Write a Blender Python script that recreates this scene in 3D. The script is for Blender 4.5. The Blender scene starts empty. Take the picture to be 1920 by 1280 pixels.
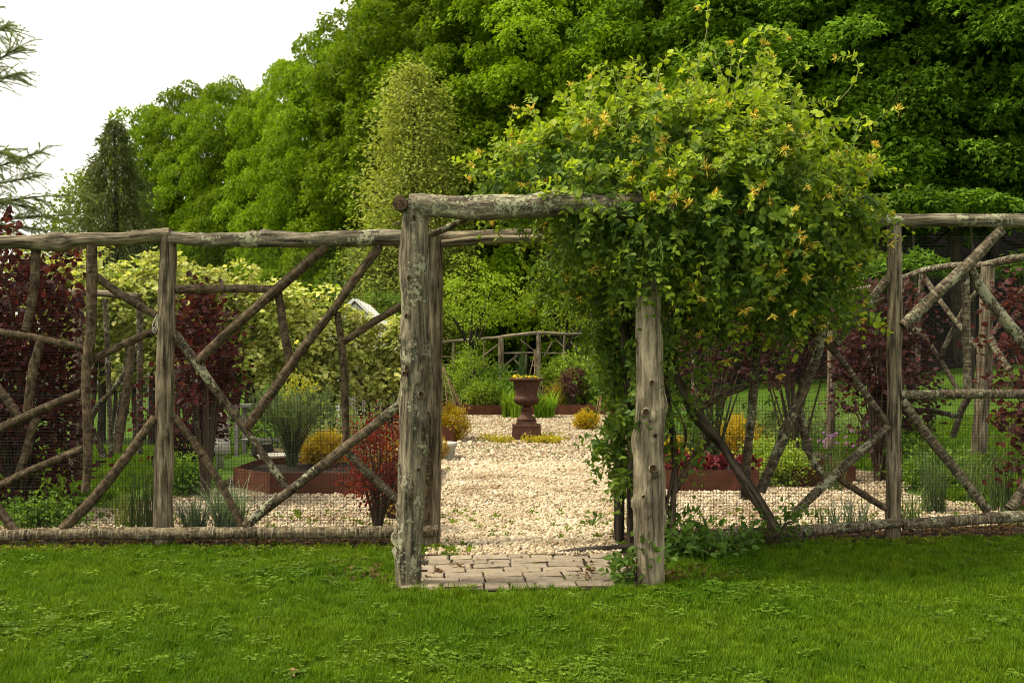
import bpy, math, random
import numpy as np
from mathutils import Vector, Matrix

random.seed(7)
RNG = np.random.default_rng(7)
SC = bpy.context.scene
COL = SC.collection
R = math.radians

# ------------------------------------------------------------------ camera
CAMH, FPX, HOR = 1.35, 1867.0, 695.0
cam_d = bpy.data.cameras.new('camera')
cam_d.lens, cam_d.sensor_width = 35.0, 36.0
cam_d.shift_y = (HOR - 640.0) / 1920.0
cam_d.clip_end = 2000
cam = bpy.data.objects.new('camera', cam_d)
cam.location = (0, 0, CAMH)
cam.rotation_euler = (R(90), 0, 0)
COL.objects.link(cam)
SC.camera = cam

# ------------------------------------------------------------------ sky, sun, exposure
SUN_EL, SUN_AZ = 60.0, -97.0          # azimuth from +Y towards +X
world = bpy.data.worlds.new('World')
SC.world = world
world.use_nodes = True
wn = world.node_tree
wn.nodes.clear()
sky = wn.nodes.new('ShaderNodeTexSky')
sky.sky_type = 'NISHITA'
sky.sun_disc = False
sky.sun_elevation = R(SUN_EL)
sky.sun_rotation = R(SUN_AZ)
sky.dust_density = 4.0
wmix = wn.nodes.new('ShaderNodeMix')
wmix.data_type = 'RGBA'
wmix.inputs[0].default_value = 0.86    # cloud cover: an even, bright overcast
wmix.inputs[7].default_value = (9.4, 9.0, 7.6, 1)
bg = wn.nodes.new('ShaderNodeBackground')
bg.inputs[1].default_value = 0.10
wo = wn.nodes.new('ShaderNodeOutputWorld')
wn.links.new(sky.outputs[0], wmix.inputs[6])
wn.links.new(wmix.outputs[2], bg.inputs[0])
wn.links.new(bg.outputs[0], wo.inputs[0])
sun_d = bpy.data.lights.new('sun', 'SUN')
sun_d.energy = 3.6
sun_d.angle = R(12)
sun_d.color = (1.0, 0.91, 0.68)
sun = bpy.data.objects.new('sun', sun_d)
sd = Vector((math.sin(R(SUN_AZ)) * math.cos(R(SUN_EL)), math.cos(R(SUN_AZ)) * math.cos(R(SUN_EL)), math.sin(R(SUN_EL))))
sun.rotation_euler = (-sd).to_track_quat('-Z', 'Y').to_euler()
sun.location = (-10, 5, 20)
COL.objects.link(sun)
vs = SC.view_settings
vs.view_transform = 'Standard'
vs.look = 'None'
vs.gamma = 1.0
vs.exposure = 0.86
SC.cycles.use_denoising = True
SC.cycles.filter_width = 1.0
SC.cycles.max_bounces = 6
SC.cycles.diffuse_bounces = 3
SC.cycles.glossy_bounces = 2
SC.cycles.transmission_bounces = 4
SC.cycles.transparent_max_bounces = 6
SC.cycles.caustics_reflective = False
SC.cycles.caustics_refractive = False


# ------------------------------------------------------------------ helpers
def at(px, py, Y):
    """pixel of the 1920 photograph at depth Y -> point in metres"""
    return np.array([(px - 960.0) / FPX * Y, Y, CAMH + (HOR - py) / FPX * Y])


def sstep(a, b, x):
    t = np.clip((x - a) / (b - a), 0, 1)
    return t * t * (3 - 2 * t)


def gz(x, y):
    x = np.asarray(x, float)
    y = np.asarray(y, float)
    z = np.interp(y, [0, 9, 18, 24, 30, 40, 70, 400], [0, 0, .10, .20, .46, .8, 1.2, 1.2])
    z = z + 0.13 * np.clip(x - 3.6, 0, 14) * sstep(8.0, 11.0, y)
    z = z + 0.018 * np.clip(x, 0, 6) * (1 - sstep(8.0, 11.0, y))
    s = (y - 39.0 + .76 * x) / 1.26
    z = z + 0.55 * np.clip(s - 1.0, 0, 45) * sstep(-30, -14, x)
    return z


def G(x, y):
    return float(gz(x, y))


def unit(v):
    v = np.asarray(v, float)
    return v / np.maximum(np.linalg.norm(v, axis=-1, keepdims=True), 1e-9)


def mesh_np(name, V, T, mats, col=None, lc=None, smooth=False, midx=None):
    """triangles or quads (array n x k) -> mesh; col: per-vertex colour, lc: per-vertex log coordinate"""
    me = bpy.data.meshes.new(name)
    V = np.asarray(V, np.float32)
    T = np.asarray(T, np.int32)
    n, k = T.shape
    me.vertices.add(len(V))
    me.vertices.foreach_set('co', V.ravel())
    me.loops.add(n * k)
    me.loops.foreach_set('vertex_index', T.ravel())
    me.polygons.add(n)
    me.polygons.foreach_set('loop_start', np.arange(0, n * k, k, dtype=np.int32))
    if midx is not None:
        me.polygons.foreach_set('material_index', np.asarray(midx, np.int32))
    for m in (mats if isinstance(mats, (list, tuple)) else [mats]):
        me.materials.append(m)
    me.update(calc_edges=True)
    if col is not None:
        a = me.attributes.new('col', 'FLOAT_COLOR', 'POINT')
        c = np.ones((len(V), 4), np.float32)
        c[:, :3] = col
        a.data.foreach_set('color', c.ravel())
    if lc is not None:
        a = me.attributes.new('lc', 'FLOAT_VECTOR', 'POINT')
        a.data.foreach_set('vector', np.asarray(lc, np.float32).ravel())
    me.polygons.foreach_set('use_smooth', np.full(n, bool(smooth)))
    me.validate(clean_customdata=False)
    return me


def thing(name, label, cat, loc=(0, 0, 0), group=None):
    o = bpy.data.objects.new(name, None)
    o.empty_display_size = 0.1
    o.location = [float(v) for v in loc]
    o['label'] = label
    o['category'] = cat
    if group:
        o['group'] = group
    COL.objects.link(o)
    return o


def put(name, me, parent=None, world=True, kind=None, loc=None):
    """link a mesh; geometry made in world metres is moved into its parent's frame"""
    o = bpy.data.objects.new(name, me)
    COL.objects.link(o)
    if parent is not None:
        o.parent = parent
        if world:
            p = parent
            off = Vector((0, 0, 0))
            while p is not None:
                off += p.location
                p = p.parent
            me.transform(Matrix.Translation(-off))
    if loc is not None:
        o.location = [float(v) for v in loc]
    if kind:
        o['kind'] = kind
    return o


def dup(root, loc, rotz=0.0, scale=1.0, label=None):
    r = root.copy()
    COL.objects.link(r)
    r.location = [float(v) for v in loc]
    r.rotation_euler = (0, 0, rotz)
    r.scale = (scale,) * 3 if not isinstance(scale, tuple) else scale
    if label:
        r['label'] = label
    for ch in list(root.children):
        c = ch.copy()
        COL.objects.link(c)
        c.parent = r
        for g in list(ch.children):
            d = g.copy()
            COL.objects.link(d)
            d.parent = c
    return r


class Acc:
    """collects triangles with colours"""
    def __init__(self):
        self.V, self.T, self.C, self.n = [], [], [], 0

    def add(self, V, T, C):
        V = np.asarray(V, float).reshape(-1, 3)
        self.V.append(V)
        self.T.append(np.asarray(T, np.int64).reshape(-1, 3) + self.n)
        C = np.asarray(C, float)
        if C.ndim == 1:
            C = np.tile(C, (len(V), 1))
        self.C.append(C)
        self.n += len(V)

    def mesh(self, name, mat, smooth=False):
        return mesh_np(name, np.concatenate(self.V), np.concatenate(self.T), mat, col=np.concatenate(self.C), smooth=smooth)


# ------------------------------------------------------------------ materials
def newmat(name):
    m = bpy.data.materials.new(name)
    m.use_nodes = True
    m.node_tree.nodes.clear()
    return m, m.node_tree


def nd(nt, typ, props=None, ins=None):
    n = nt.nodes.new(typ)
    for k, v in (props or {}).items():
        setattr(n, k, v)
    for k, v in (ins or {}).items():
        s = n.inputs[k]
        if hasattr(v, 'is_linked') or isinstance(v, bpy.types.NodeSocket):
            nt.links.new(v, s)
        else:
            s.default_value = v
    return n


def ramp(nt, fac, stops):
    r = nt.nodes.new('ShaderNodeValToRGB')
    nt.links.new(fac, r.inputs[0])
    e = r.color_ramp.elements
    while len(e) < len(stops):
        e.new(0.5)
    for el, (p, c) in zip(e, stops):
        el.position = p
        el.color = (*c, 1) if len(c) == 3 else c
    return r.outputs[0]


def mixc(nt, fac, a, b, mode='MIX'):
    m = nt.nodes.new('ShaderNodeMix')
    m.data_type = 'RGBA'
    m.blend_type = mode
    for s, v in ((m.inputs[0], fac), (m.inputs[6], a), (m.inputs[7], b)):
        if isinstance(v, bpy.types.NodeSocket):
            nt.links.new(v, s)
        elif isinstance(v, (int, float)):
            s.default_value = v
        else:
            s.default_value = (*v, 1)
    return m.outputs[2]


def finish(nt, color, rough=0.8, bump=None, bstr=0.4, bdist=0.01, spec=0.3, metallic=0.0):
    p = nd(nt, 'ShaderNodeBsdfPrincipled', ins={'Roughness': rough, 'Specular IOR Level': spec, 'Metallic': metallic})
    if isinstance(color, bpy.types.NodeSocket):
        nt.links.new(color, p.inputs['Base Color'])
    else:
        p.inputs['Base Color'].default_value = (*color, 1)
    if bump is not None:
        b = nd(nt, 'ShaderNodeBump', ins={'Strength': bstr, 'Distance': bdist, 'Height': bump})
        nt.links.new(b.outputs[0], p.inputs['Normal'])
    o = nd(nt, 'ShaderNodeOutputMaterial')
    nt.links.new(p.outputs[0], o.inputs[0])
    return p


def leafmat(name, trans=0.38, rough=0.55, spec=0.2, vary=0.12, tint=(1.25, 1.2, 0.6)):
    m, nt = newmat(name)
    a = nd(nt, 'ShaderNodeAttribute', {'attribute_name': 'col'})
    oi = nd(nt, 'ShaderNodeObjectInfo')
    mr = nd(nt, 'ShaderNodeMapRange', ins={0: oi.outputs['Random'], 3: 1 - vary, 4: 1 + vary})
    hs = nd(nt, 'ShaderNodeHueSaturation', ins={'Value': mr.outputs[0], 'Color': a.outputs['Color']})
    p = nd(nt, 'ShaderNodeBsdfPrincipled', ins={'Roughness': rough, 'Specular IOR Level': spec, 'Base Color': hs.outputs[0]})
    tc = mixc(nt, 1.0, hs.outputs[0], tint, 'MULTIPLY')
    t = nd(nt, 'ShaderNodeBsdfTranslucent', ins={'Color': tc})
    mx = nd(nt, 'ShaderNodeMixShader', ins={0: trans})
    nt.links.new(p.outputs[0], mx.inputs[1])
    nt.links.new(t.outputs[0], mx.inputs[2])
    o = nd(nt, 'ShaderNodeOutputMaterial')
    nt.links.new(mx.outputs[0], o.inputs[0])
    return m


def grassmat():
    m = leafmat('grass_blade', trans=.35, vary=.30, rough=.55, spec=.10)
    nt = m.node_tree
    hs = next(n for n in nt.nodes if n.type == 'HUE_SAT')
    oi = next(n for n in nt.nodes if n.type == 'OBJECT_INFO')
    no = nd(nt, 'ShaderNodeTexNoise', ins={'Vector': oi.outputs['Location'], 'Scale': 1.1, 'Detail': 4, 'Roughness': .6})
    tone = ramp(nt, no.outputs[0], [(.32, (.62, .78, .55)), (.5, (1, 1, 1)), (.68, (1.25, 1.08, 1.1))])
    src = hs.inputs['Color'].links[0].from_socket
    nt.links.new(mixc(nt, 1.0, src, tone, 'MULTIPLY'), hs.inputs['Color'])
    return m


def woodmat(name, dark, light, lichen=0.0, lichen_col=(.43, .43, .29), stretch=0.10, lent=0.0, lent_col=(.42, .40, .32), crack=0.5, gscale=34.0):
    m, nt = newmat(name)
    a = nd(nt, 'ShaderNodeAttribute', {'attribute_name': 'lc'})
    mp = nd(nt, 'ShaderNodeMapping', ins={'Vector': a.outputs['Vector'], 'Scale': (1, 1, stretch)})
    n1 = nd(nt, 'ShaderNodeTexNoise', ins={'Vector': mp.outputs[0], 'Scale': gscale, 'Detail': 7, 'Roughness': .68})
    n2 = nd(nt, 'ShaderNodeTexNoise', ins={'Vector': a.outputs['Vector'], 'Scale': 4.5, 'Detail': 4})
    base = ramp(nt, n1.outputs[0], [(.36, tuple(.5 * d for d in dark)), (.49, tuple(.40 * (d + l) for d, l in zip(dark, light))), (.64, light)])
    tone = ramp(nt, n2.outputs[0], [(.32, (.50, .48, .45)), (.68, (1.12, 1.10, 1.06))])
    base = mixc(nt, 1.0, base, tone, 'MULTIPLY')
    h = n1.outputs[0]
    if crack:
        mp2 = nd(nt, 'ShaderNodeMapping', ins={'Vector': a.outputs['Vector'], 'Scale': (1, 1, .035)})
        n3 = nd(nt, 'ShaderNodeTexNoise', ins={'Vector': mp2.outputs[0], 'Scale': 55, 'Detail': 2})
        ck = ramp(nt, n3.outputs[0], [(.33, (1, 1, 1)), (.40, (0, 0, 0))])
        ckm = nd(nt, 'ShaderNodeMath', {'operation': 'MULTIPLY'}, {0: ck, 1: crack})
        base = mixc(nt, ckm.outputs[0], base, tuple(d * .3 for d in dark))
        hm = nd(nt, 'ShaderNodeMath', {'operation': 'SUBTRACT'}, {0: h, 1: ckm.outputs[0]})
        h = hm.outputs[0]
    if lent:
        mp3 = nd(nt, 'ShaderNodeMapping', ins={'Vector': a.outputs['Vector'], 'Scale': (.22, .22, 1)})
        n4 = nd(nt, 'ShaderNodeTexNoise', ins={'Vector': mp3.outputs[0], 'Scale': 60, 'Detail': 3})
        lf = ramp(nt, n4.outputs[0], [(.54, (0, 0, 0)), (.62, (1, 1, 1))])
        lm = nd(nt, 'ShaderNodeMath', {'operation': 'MULTIPLY'}, {0: lf, 1: lent})
        base = mixc(nt, lm.outputs[0], base, lent_col)
    if lichen:
        n5a = nd(nt, 'ShaderNodeTexNoise', ins={'Vector': a.outputs['Vector'], 'Scale': 34, 'Detail': 6, 'Roughness': .75})
        n5b = nd(nt, 'ShaderNodeTexNoise', ins={'Vector': a.outputs['Vector'], 'Scale': 5, 'Detail': 3})
        n5 = nd(nt, 'ShaderNodeMath', {'operation': 'MULTIPLY_ADD'}, {0: n5b.outputs[0], 1: .8, 2: n5a.outputs[0]})
        th = 1.06 - .12 * lichen
        lf = ramp(nt, n5.outputs[0], [(th, (0, 0, 0)), (th + .04, (1, 1, 1))])
        n6 = nd(nt, 'ShaderNodeTexNoise', ins={'Vector': a.outputs['Vector'], 'Scale': 70, 'Detail': 3})
        lc = mixc(nt, n6.outputs[0], tuple(.55 * c for c in lichen_col), lichen_col)
        lm = nd(nt, 'ShaderNodeMath', {'operation': 'MULTIPLY'}, {0: lf, 1: .8})
        base = mixc(nt, lm.outputs[0], base, lc)
        hm = nd(nt, 'ShaderNodeMath', {'operation': 'ADD'}, {0: h, 1: lm.outputs[0]})
        h = hm.outputs[0]
    finish(nt, base, .9, h, 1.0, .012, .15)
    return m


def noisemat(name, stops, scale=8.0, detail=6, rough=.85, bstr=.4, bdist=.01, spec=.2, coords='Object', metallic=0.0, stretch=(1, 1, 1)):
    m, nt = newmat(name)
    tc = nd(nt, 'ShaderNodeTexCoord')
    mp = nd(nt, 'ShaderNodeMapping', ins={'Vector': tc.outputs[coords], 'Scale': stretch})
    n = nd(nt, 'ShaderNodeTexNoise', ins={'Vector': mp.outputs[0], 'Scale': scale, 'Detail': detail, 'Roughness': .65})
    c = ramp(nt, n.outputs[0], stops)
    finish(nt, c, rough, n.outputs[0], bstr, bdist, spec, metallic)
    return m


M = {}
M['leaf'] = leafmat('leaf', trans=.43)
M['maple'] = leafmat('maple_leaf', trans=.34, vary=.28, rough=.6, spec=.12)
M['grass'] = grassmat()
M['needle'] = leafmat('needle', trans=.3, rough=.6, spec=.2)
M['petal'] = leafmat('petal', trans=.35, rough=.6, spec=.1, vary=.15, tint=(1, 1, .8))
M['post'] = woodmat('weathered_cedar', (.072, .058, .040), (.36, .30, .215), lichen=.25)
M['post_pale'] = woodmat('pale_stripped_cedar', (.15, .125, .09), (.45, .385, .285), lichen=0, crack=.6, gscale=26)
M['post_lichen'] = woodmat('lichened_cedar', (.062, .053, .038), (.33, .285, .21), lichen=.75)
M['rail'] = woodmat('weathered_rail', (.058, .047, .033), (.37, .31, .225), lichen=.4)
M['rail_lichen'] = woodmat('lichened_rail', (.046, .039, .029), (.33, .285, .215), lichen=.95)
M['bark'] = woodmat('brown_bark', (.045, .032, .020), (.165, .120, .078), lent=.3, lent_col=(.24, .19, .13), crack=.2, stretch=.5)
M['bark_lichen'] = woodmat('bark_with_lichen', (.045, .034, .023), (.17, .13, .088), lichen=1.0, lent=.3, lent_col=(.25, .22, .17), crack=.2, stretch=.5)
M['birch'] = woodmat('patchy_bark', (.055, .044, .032), (.19, .155, .11), lichen=.6, lent=.5, lent_col=(.36, .31, .215), crack=.15, stretch=.5)
M['rail_low'] = woodmat('streaky_bark', (.07, .055, .036), (.24, .195, .13), lichen=.15, lent=.55, lent_col=(.36, .31, .22), crack=.15, stretch=.6)
M['trunk'] = woodmat('forest_trunk', (.025, .021, .017), (.10, .085, .068), crack=.6)
M['vinewood'] = woodmat('vine_wood', (.04, .032, .024), (.15, .118, .085), crack=.7)
M['cane'] = woodmat('cane', (.20, .14, .075), (.44, .34, .20), crack=0)
M['cutend'] = woodmat('sawn_end', (.06, .038, .024), (.20, .135, .085), stretch=1.0, crack=.4, gscale=60)
M['wire'] = newmat('black_wire')[0]
finish(M['wire'].node_tree, (.012, .012, .012), .6)
M['corten'] = noisemat('rusted_steel', [(.25, (.050, .020, .012)), (.55, (.105, .038, .021)), (.8, (.17, .070, .036))], 6, 8, .8, .15, .004)
M['castiron'] = noisemat('rusty_cast_iron', [(.25, (.036, .018, .012)), (.55, (.078, .034, .022)), (.8, (.14, .070, .046))], 14, 8, .75, .3, .004)
M['soil'] = noisemat('soil', [(.28, (.009, .006, .004)), (.55, (.024, .016, .010)), (.8, (.060, .042, .026))], 22, 9, .95, 1.0, .03)
M['forestfloor'] = noisemat('leaf_litter', [(.3, (.010, .008, .005)), (.7, (.035, .026, .016))], 5, 9, .95, 1.0, .1)
M['paver'] = None
M['white'] = noisemat('white_paint', [(.3, (.70, .70, .68)), (.7, (.82, .82, .80))], 3, 4, .6, .05)
M['greyroof'] = noisemat('grey_shingle', [(.3, (.16, .16, .16)), (.7, (.26, .26, .26))], 12, 4, .8)
M['greywood'] = noisemat('grey_board', [(.3, (.13, .12, .11)), (.7, (.28, .26, .235))], 9, 6, .85, .3, .004, stretch=(.2, 1, 1))
M['stone'] = noisemat('pale_stone', [(.3, (.30, .29, .26)), (.7, (.50, .48, .43))], 12, 8, .9, .4, .006)
M['blackiron'] = newmat('black_iron')[0]
finish(M['blackiron'].node_tree, (.018, .017, .016), .5)
M['twine'] = noisemat('twine', [(.3, (.35, .33, .28)), (.7, (.55, .52, .45))], 60)
M['shell'] = M['white']


def random_obj_mat(name, stops, rough=.8, scale=30, bstr=.3, dirt=False):
    """one colour per object or instance, broken by fine noise"""
    m, nt = newmat(name)
    oi = nd(nt, 'ShaderNodeObjectInfo')
    tc = nd(nt, 'ShaderNodeTexCoord')
    n = nd(nt, 'ShaderNodeTexNoise', ins={'Vector': tc.outputs['Object'], 'Scale': scale, 'Detail': 6})
    c = ramp(nt, oi.outputs['Random'], stops)
    if dirt:
        dn = nd(nt, 'ShaderNodeTexNoise', ins={'Vector': oi.outputs['Location'], 'Scale': 1.6, 'Detail': 5, 'Roughness': .65})
        c = mixc(nt, 1.0, c, ramp(nt, dn.outputs[0], [(.34, (.62, .55, .46)), (.50, (.96, .94, .90)), (.66, (1.10, 1.09, 1.06))]), 'MULTIPLY')
    v = nd(nt, 'ShaderNodeMapRange', ins={0: n.outputs[0], 1: .25, 2: .75, 3: .68, 4: 1.18})
    g = nd(nt, 'ShaderNodeHueSaturation', ins={'Value': v.outputs[0], 'Color': c})
    finish(nt, g.outputs[0], rough, n.outputs[0], bstr, .006, .2)
    return m


M['paver'] = random_obj_mat('tumbled_paver', [(0, (.20, .16, .12)), (.4, (.26, .21, .155)), (.7, (.225, .185, .145)), (1, (.30, .245, .185))], .9, 28, .5)
M['pebble'] = random_obj_mat(dirt=True, name='pebble', stops=[(0, (.60, .52, .40)), (.3, (.47, .37, .25)), (.5, (.66, .60, .49)), (.7, (.36, .26, .165)), (.85, (.54, .45, .33)), (1, (.17, .12, .08))], rough=.7, scale=25, bstr=.1)


def groundmat():
    m, nt = newmat('lawn_ground')
    tc = nd(nt, 'ShaderNodeTexCoord')
    n1 = nd(nt, 'ShaderNodeTexNoise', ins={'Vector': tc.outputs['Object'], 'Scale': 1.3, 'Detail': 5})
    n2 = nd(nt, 'ShaderNodeTexNoise', ins={'Vector': tc.outputs['Object'], 'Scale': 60, 'Detail': 4})
    a = ramp(nt, n1.outputs[0], [(.3, (.050, .105, .010)), (.7, (.085, .155, .014))])
    b = ramp(nt, n2.outputs[0], [(.3, (.35, .35, .3)), (.65, (1.1, 1.1, 1.0))])
    c = mixc(nt, 1.0, a, b, 'MULTIPLY')
    finish(nt, c, .9, n2.outputs[0], .8, .03, .1)
    return m


M['ground'] = groundmat()


def gravelmat():
    m, nt = newmat('gravel_bed')
    tc = nd(nt, 'ShaderNodeTexCoord')
    v = nd(nt, 'ShaderNodeTexVoronoi', ins={'Vector': tc.outputs['Object'], 'Scale': 42})
    n = nd(nt, 'ShaderNodeTexNoise', ins={'Vector': tc.outputs['Object'], 'Scale': 2.2, 'Detail': 4})
    sep = nd(nt, 'ShaderNodeSeparateColor', ins={0: v.outputs['Color']})
    c = ramp(nt, sep.outputs[0], [(0, (.16, .11, .07)), (.4, (.30, .235, .16)), (.8, (.42, .35, .26)), (1, (.10, .07, .045))])
    d = ramp(nt, v.outputs['Distance'], [(.25, (1, 1, 1)), (.6, (.22, .18, .14))])
    c = mixc(nt, 1.0, c, d, 'MULTIPLY')
    t = ramp(nt, n.outputs[0], [(.3, (.8, .78, .75)), (.7, (1.06, 1.05, 1.03))])
    c = mixc(nt, 1.0, c, t, 'MULTIPLY')
    inv = nd(nt, 'ShaderNodeMath', {'operation': 'SUBTRACT'}, {0: 1.0, 1: v.outputs['Distance']})
    finish(nt, c, .85, inv.outputs[0], .8, .02, .2)
    return m


M['gravel'] = gravelmat()

# ------------------------------------------------------------------ logs
def catmull(P, n):
    P = np.asarray(P, float)
    if len(P) == 2:
        t = np.linspace(0, 1, n)[:, None]
        return P[0] * (1 - t) + P[1] * t
    Q = np.vstack([2 * P[0] - P[1], P, 2 * P[-1] - P[-2]])
    out = []
    m = len(P) - 1
    for u in np.linspace(0, m, n):
        i = min(int(u), m - 1)
        t = u - i
        a, b, c, d = Q[i], Q[i + 1], Q[i + 2], Q[i + 3]
        out.append(.5 * ((2 * b) + (c - a) * t + (2 * a - 5 * b + 4 * c - d) * t * t + (3 * b - a - 3 * c + d) * t ** 3))
    return np.array(out)


def log_geo(pts, radii, sides=14, step=.05, rough=.05, bend=.0, knots=(), seed=0, twist=0):
    rg = np.random.default_rng(seed)
    P = np.asarray(pts, float)
    L = np.sum(np.linalg.norm(np.diff(P, axis=0), axis=1))
    n = max(4, int(L / step) + 1)
    C = catmull(P, n)
    s = np.concatenate([[0], np.cumsum(np.linalg.norm(np.diff(C, axis=0), axis=1))])
    rad = np.interp(np.linspace(0, 1, n), np.linspace(0, 1, len(radii)), radii)
    tg = unit(np.gradient(C, axis=0))
    ref = np.array([0, 0, 1.0]) if abs(tg[0][2]) < .8 else np.array([1.0, 0, 0])
    U = np.zeros_like(C)
    u = unit(ref - tg[0] * np.dot(ref, tg[0]))
    for i in range(n):
        u = unit(u - tg[i] * np.dot(u, tg[i]))
        U[i] = u
    W = np.cross(tg, U)
    if bend:
        ph = rg.uniform(0, 6.28, 4)
        env = np.sin(np.pi * s / s[-1])
        C = C + U * (bend * env * (np.sin(s * 2.3 + ph[0]) + .4 * np.sin(s * 6.1 + ph[1])))[:, None] + W * (bend * env * (np.sin(s * 2.9 + ph[2]) + .4 * np.sin(s * 7 + ph[3])))[:, None]
    th = np.linspace(0, 2 * np.pi, sides, endpoint=False)
    rr = np.ones((n, sides))
    for _ in range(7):
        k = rg.integers(0, 4)
        f = rg.uniform(2, 16)
        rr += rough * .5 * rg.uniform(.4, 1) * np.sin(k * th[None, :] + f * s[:, None] + rg.uniform(0, 6.28))
    for k in (2, 3, 5):
        rr += rough * .35 * np.sin(k * th[None, :] + rg.uniform(0, 6.28) + rg.uniform(-.4, .4) * s[:, None])
    rr += rg.normal(0, rough * .22, rr.shape)
    rr = rr * rad[:, None]
    for (kt, ka, kh, kw) in knots:
        ka = 2 * np.pi - ka
        dth = (th[None, :] - ka + np.pi) % (2 * np.pi) - np.pi
        d2 = ((s[:, None] - kt * s[-1]) ** 2 + (dth * rad[:, None]) ** 2) / kw ** 2
        rr += kh * np.exp(-d2) - kh * .45 * np.exp(-d2 * 9)
    V = C[:, None, :] + rr[:, :, None] * (np.cos(th)[None, :, None] * U[:, None, :] + np.sin(th)[None, :, None] * W[:, None, :])
    off = rg.uniform(-20, 20, 3)
    LC = np.stack([np.cos(th)[None, :] * rr, np.sin(th)[None, :] * rr, np.repeat(s[:, None], sides, 1)], -1) + off
    V = V.reshape(-1, 3)
    LC = LC.reshape(-1, 3)
    i = np.arange(n - 1)[:, None] * sides
    j = np.arange(sides)[None, :]
    j2 = (j + 1) % sides
    a, b, c, d = (i + j).ravel(), (i + j2).ravel(), (i + sides + j2).ravel(), (i + sides + j).ravel()
    T = np.concatenate([np.stack([a, b, c], 1), np.stack([a, c, d], 1)])
    e = (n - 1) * sides
    nb = len(V) + 2 * sides
    V = np.vstack([V, V[:sides], V[e:e + sides], C[:1] - tg[:1] * .004, C[-1:] + tg[-1:] * .004])
    LC = np.vstack([LC, LC[:sides], LC[e:e + sides], off[None, :], off[None, :] + [[0, 0, s[-1]]]])
    jj = np.arange(sides)
    jn = (jj + 1) % sides
    c0, c1 = nb - 2 * sides, nb - sides
    T0 = np.stack([np.full(sides, nb), c0 + jn, c0 + jj], 1)
    T1 = np.stack([np.full(sides, nb + 1), c1 + jj, c1 + jn], 1)
    mi = np.concatenate([np.zeros(len(T), int), np.ones(2 * sides, int)])
    return V, np.concatenate([T, T0, T1]), LC, mi


_seed = [100]


def log(name, pts, radii, mat, parent, **kw):
    _seed[0] += 1
    kw.setdefault('seed', _seed[0])
    V, T, LC, mi = log_geo(pts, radii, **kw)
    me = mesh_np(name, V, T, [M[mat], M['cutend']], lc=LC, smooth=True, midx=mi)
    # orientation safety
    return put(name, me, parent)


def tube(acc, P, r0, r1, col, sides=4):
    """thin tapering tube into a triangle collector"""
    P = np.asarray(P, float)
    n = len(P)
    tg = unit(np.gradient(P, axis=0))
    ref = np.where(np.abs(tg[:, 2:3]) < .8, np.array([[0, 0, 1.0]]), np.array([[1.0, 0, 0]]))
    U = unit(np.cross(tg, ref))
    W = np.cross(tg, U)
    th = np.linspace(0, 2 * np.pi, sides, endpoint=False)
    r = np.linspace(r0, r1, n)
    V = P[:, None] + r[:, None, None] * (np.cos(th)[None, :, None] * U[:, None] + np.sin(th)[None, :, None] * W[:, None])
    i = np.arange(n - 1)[:, None] * sides
    j = np.arange(sides)[None, :]
    j2 = (j + 1) % sides
    a, b, c, d = (i + j).ravel(), (i + j2).ravel(), (i + sides + j2).ravel(), (i + sides + j).ravel()
    acc.add(V, np.concatenate([np.stack([a, b, c], 1), np.stack([a, c, d], 1)]), col)


# ------------------------------------------------------------------ leaves
def tmpl(V, T):
    return np.array(V, float), np.array(T, int)


OVAL = tmpl([(0, 0, 0), (-.27, .28, .07), (-.25, .62, .06), (0, 1, -.10), (.25, .62, .06), (.27, .28, .07)], [(0, 3, 2), (0, 2, 1), (0, 4, 3), (0, 5, 4)])
ROUND = tmpl([(0, 0, 0), (-.40, .25, .09), (-.38, .66, .08), (0, 1, -.06), (.38, .66, .08), (.40, .25, .09)], [(0, 3, 2), (0, 2, 1), (0, 4, 3), (0, 5, 4)])
DIAM = tmpl([(0, 0, 0), (-.30, .45, .08), (0, 1, -.06), (.30, .45, .08)], [(0, 2, 1), (0, 3, 2)])
MAPLE = tmpl([(0, 0, 0), (-.58, .42, -.10), (-.20, .55, .06), (0, 1.05, -.14), (.20, .55, .06), (.58, .42, -.10)], [(0, 2, 1), (0, 3, 2), (0, 4, 3), (0, 5, 4)])
NEED = tmpl([(-.05, 0, 0), (.05, 0, 0), (0, 1, 0)], [(0, 1, 2)])
SPRAY = tmpl([(0, 0, 0), (-.085, .5, .03), (0, 1, -.1), (.085, .5, .03)], [(0, 2, 1), (0, 3, 2)])
PETAL = tmpl([(-.06, 0, 0), (.06, 0, 0), (.09, .6, .05), (-.09, .6, .05), (.0, 1, -.25)], [(0, 1, 2), (0, 2, 3), (3, 2, 4)])


def leaves(acc, O, D, N, S, tm, C):
    TV, TT = tm
    O = np.asarray(O, float)
    n = len(O)
    D = unit(D)
    s = unit(np.cross(D, N))
    N = np.cross(s, D)
    S = np.broadcast_to(np.asarray(S, float), (n,))
    V = O[:, None] + S[:, None, None] * (TV[None, :, 0:1] * s[:, None] + TV[None, :, 1:2] * D[:, None] + TV[None, :, 2:3] * N[:, None])
    k = len(TV)
    T = TT[None] + (np.arange(n) * k)[:, None, None]
    acc.add(V, T, np.repeat(np.broadcast_to(C, (n, 3)), k, 0))


def rdir(n, rg):
    return unit(rg.normal(size=(n, 3)))


def colmix(a, b, n, rg, spread=1.0):
    t = np.clip(rg.normal(.5, .28 * spread, n), 0, 1)[:, None]
    return np.array(a) * (1 - t) + np.array(b) * t


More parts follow.
